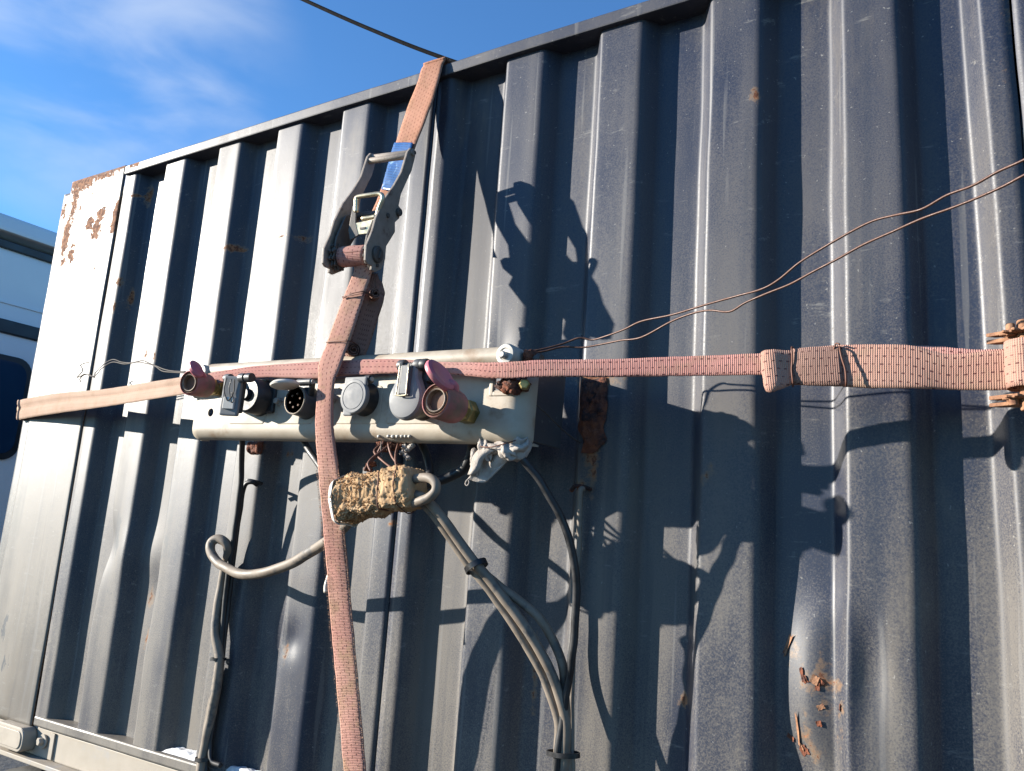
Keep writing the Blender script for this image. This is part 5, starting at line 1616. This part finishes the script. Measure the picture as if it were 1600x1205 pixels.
cable('power_cable', 'grey cable branching off the slanting bundle in a wide bend',
      [(668, 786, .138), (705, 832, .122), (745, 884, .104), (778, 915, .090), (812, 940, .078), (840, 964, .068), (862, 996, .058), (876, 1030, .050), (882, 1065, .044), (884, 1110, .038), (884, 1160, .036), (886, 1215, .036), (886, 1280, .036)], 0.0072, M_CABLE)
cable('power_cable', 'black cable bowing down from the knotted rag to the tie',
      [(806, 700, .128), (820, 722, .124), (846, 755, .110), (870, 795, .096), (888, 840, .084), (898, 890, .074), (901, 940, .066), (897, 1000, .058), (889, 1060, .052), (880, 1120, .048), (872, 1172, .046), (864, 1225, .046), (852, 1290, .046)], 0.0062, M_BLKC)
cable('power_cable', 'thin straight cable clipped to the rib beside the bowed black cable',
      [(912, 764, .010), (907, 768, .014), (906, 800, .012), (904, 860, .010), (900, 930, .010), (896, 1000, .012), (893, 1070, .016), (893, 1130, .024), (894, 1180, .030), (892, 1240, .034)], 0.0044, M_CABLE)
cable('power_cable', 'short grey cable loop poking out of the foam wrap',
      [(640, 752, .150), (655, 748, .158), (670, 748, .162), (680, 756, .163), (680, 768, .163), (670, 778, .163), (656, 784, .160), (640, 788, .152)], 0.0075, M_CABLE)
cable('power_cable', 'dark cable curving behind the foam wrap below the bar',
      [(738, 690, .10), (734, 715, .09), (722, 735, .085), (700, 747, .088), (676, 754, .10), (650, 762, .12)], 0.0085, M_BLKC)
cable('power_cable', 'dark cable dropping behind the bar towards the foam wrap',
      [(655, 690, .09), (666, 712, .085), (672, 735, .09), (664, 755, .11), (645, 770, .13)], 0.0070, M_BLKC)
cable('power_cable', 'black cable slipping behind the hanging strap under the bar',
      [(474, 688, .105), (482, 702, .11), (494, 720, .115), (510, 745, .12), (530, 775, .13), (548, 795, .14)], 0.0065, M_BLKC)
cable('power_cable', 'short pale cable end sticking out beside the hanging strap',
      [(520, 880, .085), (514, 900, .092), (510, 915, .095), (510, 926, .096)], 0.0045, M_WHITEP, n=6)
# ties
def tie(label, cx, cy, s_, w, h, ang, m=M_TAPE, t=0.006):
    c = at(cx, cy, s_)
    u = (at(cx + math.cos(ang) * 10, cy + math.sin(ang) * 10, s_) - c).normalized()
    ax = u.cross(EY).normalized()
    bm = bmesh.new()
    prof = []
    k = 20
    ring = [c + u * (w * math.cos(2 * math.pi * i / k)) + EY * (h * math.sin(2 * math.pi * i / k)) for i in range(k)]
    ou = [[bm.verts.new(q + ax * o + (q - c).normalized() * e) for q in ring] for o, e in ((-t / 2, 0.0), (-t / 2, 0.0016), (t / 2, 0.0016), (t / 2, 0.0))]
    for a_, b_ in zip(ou, ou[1:] + ou[:1]):
        for i in range(k):
            bm.faces.new([a_[i], a_[(i + 1) % k], b_[(i + 1) % k], b_[i]])
    o = from_bm('cable_tie', bm, m, None, auto=0.7)
    return tag(o, label, 'cable tie', 'black cable ties')
tie('black cable tie round the slanting grey cable bundle', 744, 885, 0.109, 0.018, 0.016, -0.6, t=0.009)
tie('black cable tie gathering all the cables at the bottom edge', 880, 1178, 0.042, 0.026, 0.016, 0.12, t=0.007)
tie('black cable tie on the looping grey cable midway down', 341, 1030, 0.016, 0.016, 0.014, 0.05, t=0.006)
tie('black cable tie on the grey cable just above the bottom rail', 318, 1186, 0.014, 0.018, 0.014, 0.1, t=0.007)

def wires(label, pp, r_, m, name='wire', grp=None):
    o = ptube(name, pp, r_, m, None, 6, 7, 0.08)
    return tag(o, label, 'wire', grp)
WG = 'pairs of thin wires tied to the bar'
def ws(x):
    pts_ = ((818, .110), (880, .090), (925, .084), (1003, .110), (1100, .140), (1200, .168), (1300, .196), (1400, .222), (1600, .270), (1760, .30))
    for (a_, sa_), (b_, sb_) in zip(pts_[:-1], pts_[1:]):
        if x <= b_: return sa_ + (sb_ - sa_) * (x - a_) / (b_ - a_)
    return pts_[-1][1]
UP = [(818, 551), (850, 545), (880, 537), (905, 528), (925, 531), (945, 526), (975, 515), (1003, 502), (1050, 492), (1100, 477), (1150, 463), (1190, 452), (1217, 437), (1250, 410), (1290, 385), (1330, 362), (1365, 345), (1400, 336), (1440, 327), (1480, 305), (1520, 290), (1560, 268), (1600, 250), (1680, 210), (1760, 165)]
LO = [(818, 553), (850, 549), (880, 542), (910, 543), (940, 538), (970, 532), (1003, 527), (1050, 502), (1085, 489), (1110, 485), (1140, 487), (1165, 473), (1200, 458), (1235, 444), (1270, 425), (1310, 404), (1350, 382), (1395, 362), (1440, 342), (1490, 324), (1530, 308), (1570, 290), (1600, 274), (1680, 235), (1760, 195)]
wires('brown wire rising right from the bar, upper of the pair', [(x, y, ws(x)) for x, y in UP], 0.0015, M_COPPER, grp=WG)
wires('brown wire rising right from the bar, lower of the pair', [(x, y, ws(x) - .004) for x, y in LO], 0.0015, M_COPPER, grp=WG)
wires('twisted grey wire running left from the bar to the corner plate', [(290, 581, .13), (270, 580, .12), (256, 577, .11), (244, 572, .10), (230, 566, .095), (222, 563.5, .09), (205, 567, .08), (190, 566, .075), (176, 562, .07), (160, 571, .06), (149, 583, .05), (148, 590, .045), (140, 586, .04), (131, 586, .035), (125, 592, .03), (126, 597, .028)], 0.0013, M_WIREG, grp=WG)
wires('twisted grey wire with a bent hooked end over the corner plate', [(290, 583, .13), (272, 582, .12), (254, 580, .11), (242, 572, .10), (228, 568, .095), (214, 566, .088), (195, 569, .08), (176, 566, .07), (160, 575, .06), (150, 586, .05), (143, 588, .045), (133, 584.5, .04), (126, 588, .035), (120, 590, .032), (124, 586, .03), (129, 579, .028), (127, 573, .028), (125, 571, .028), (131, 568, .028), (139, 566, .028)], 0.0013, M_WIREG, grp=WG)
wires('thin slack wire from the rusty clamp to the rusted patch', [(815, 613, .13), (835, 630, .11), (855, 648, .085), (880, 672, .05), (897, 686, .02), (907, 692, .006)], 0.0013, M_WIREG, grp=WG)

# snow lying on the bottom rail between ribs
def snow(px0, px1, py, h, label, seed):
    a_, b_ = at(px0, py, -0.012), at(px1, py + (px1 - px0) * 0.3, -0.012)
    bm = bmesh.new()
    nx, ny = 26, 10
    zb_ = zb1 + 0.0005
    g_ = []
    for i in range(nx + 1):
        col = []
        for j in range(ny + 1):
            fx, fy = i / nx, j / ny
            x = a_.x + (b_.x - a_.x) * fx
            y = 0.006 + 0.026 * fy
            e = math.sin(math.pi * fx) ** 0.5 * min(1, 3.5 * fy + 0.05)
            z = zb_ + h * e * (0.75 + 0.5 * mnoise.noise(Vector((x * 45, y * 45, seed)))) + 0.0012 * mnoise.noise(Vector((x * 300, y * 300, seed))) * e
            col.append(bm.verts.new((x, y, z)))
        g_.append(col)
    for i in range(nx):
        for j in range(ny):
            bm.faces.new([g_[i][j], g_[i + 1][j], g_[i + 1][j + 1], g_[i][j + 1]])
    o = from_bm('snow_patch', bm, M_SNOW, None, smooth=True)
    return tag(o, label, 'snow', 'snow lying on the bottom rail')
snow(258, 312, 1172, 0.016, 'small white snow patch on the bottom rail left of the cable tie', 1.0)
snow(350, 420, 1195, 0.014, 'small white snow patch on the bottom rail right of the cable tie', 2.0)

# overhead line in the sky
def far(px, py, dist):
    d = ray(px, py).normalized()
    return CAM + d * dist
p0, p1 = far(475, 0, 7.5), far(702, 94, 6.2)
dd = p1 - p0
pts = [p0 - dd * 2.0 + Vector((0, 0, 0.25)), p0 - dd + Vector((0, 0, 0.05)), p0, p0.lerp(p1, 0.5) - Vector((0, 0, 0.015)), p1, p1 + dd * 1.0 + Vector((0, 0, 0.1)), p1 + dd * 2.5 + Vector((0, 0, .4))]
tag(tube('overhead_cable', pts, 0.015, M_LINE, None, 10, 8), 'black overhead cable crossing the blue sky above the container', 'cable')
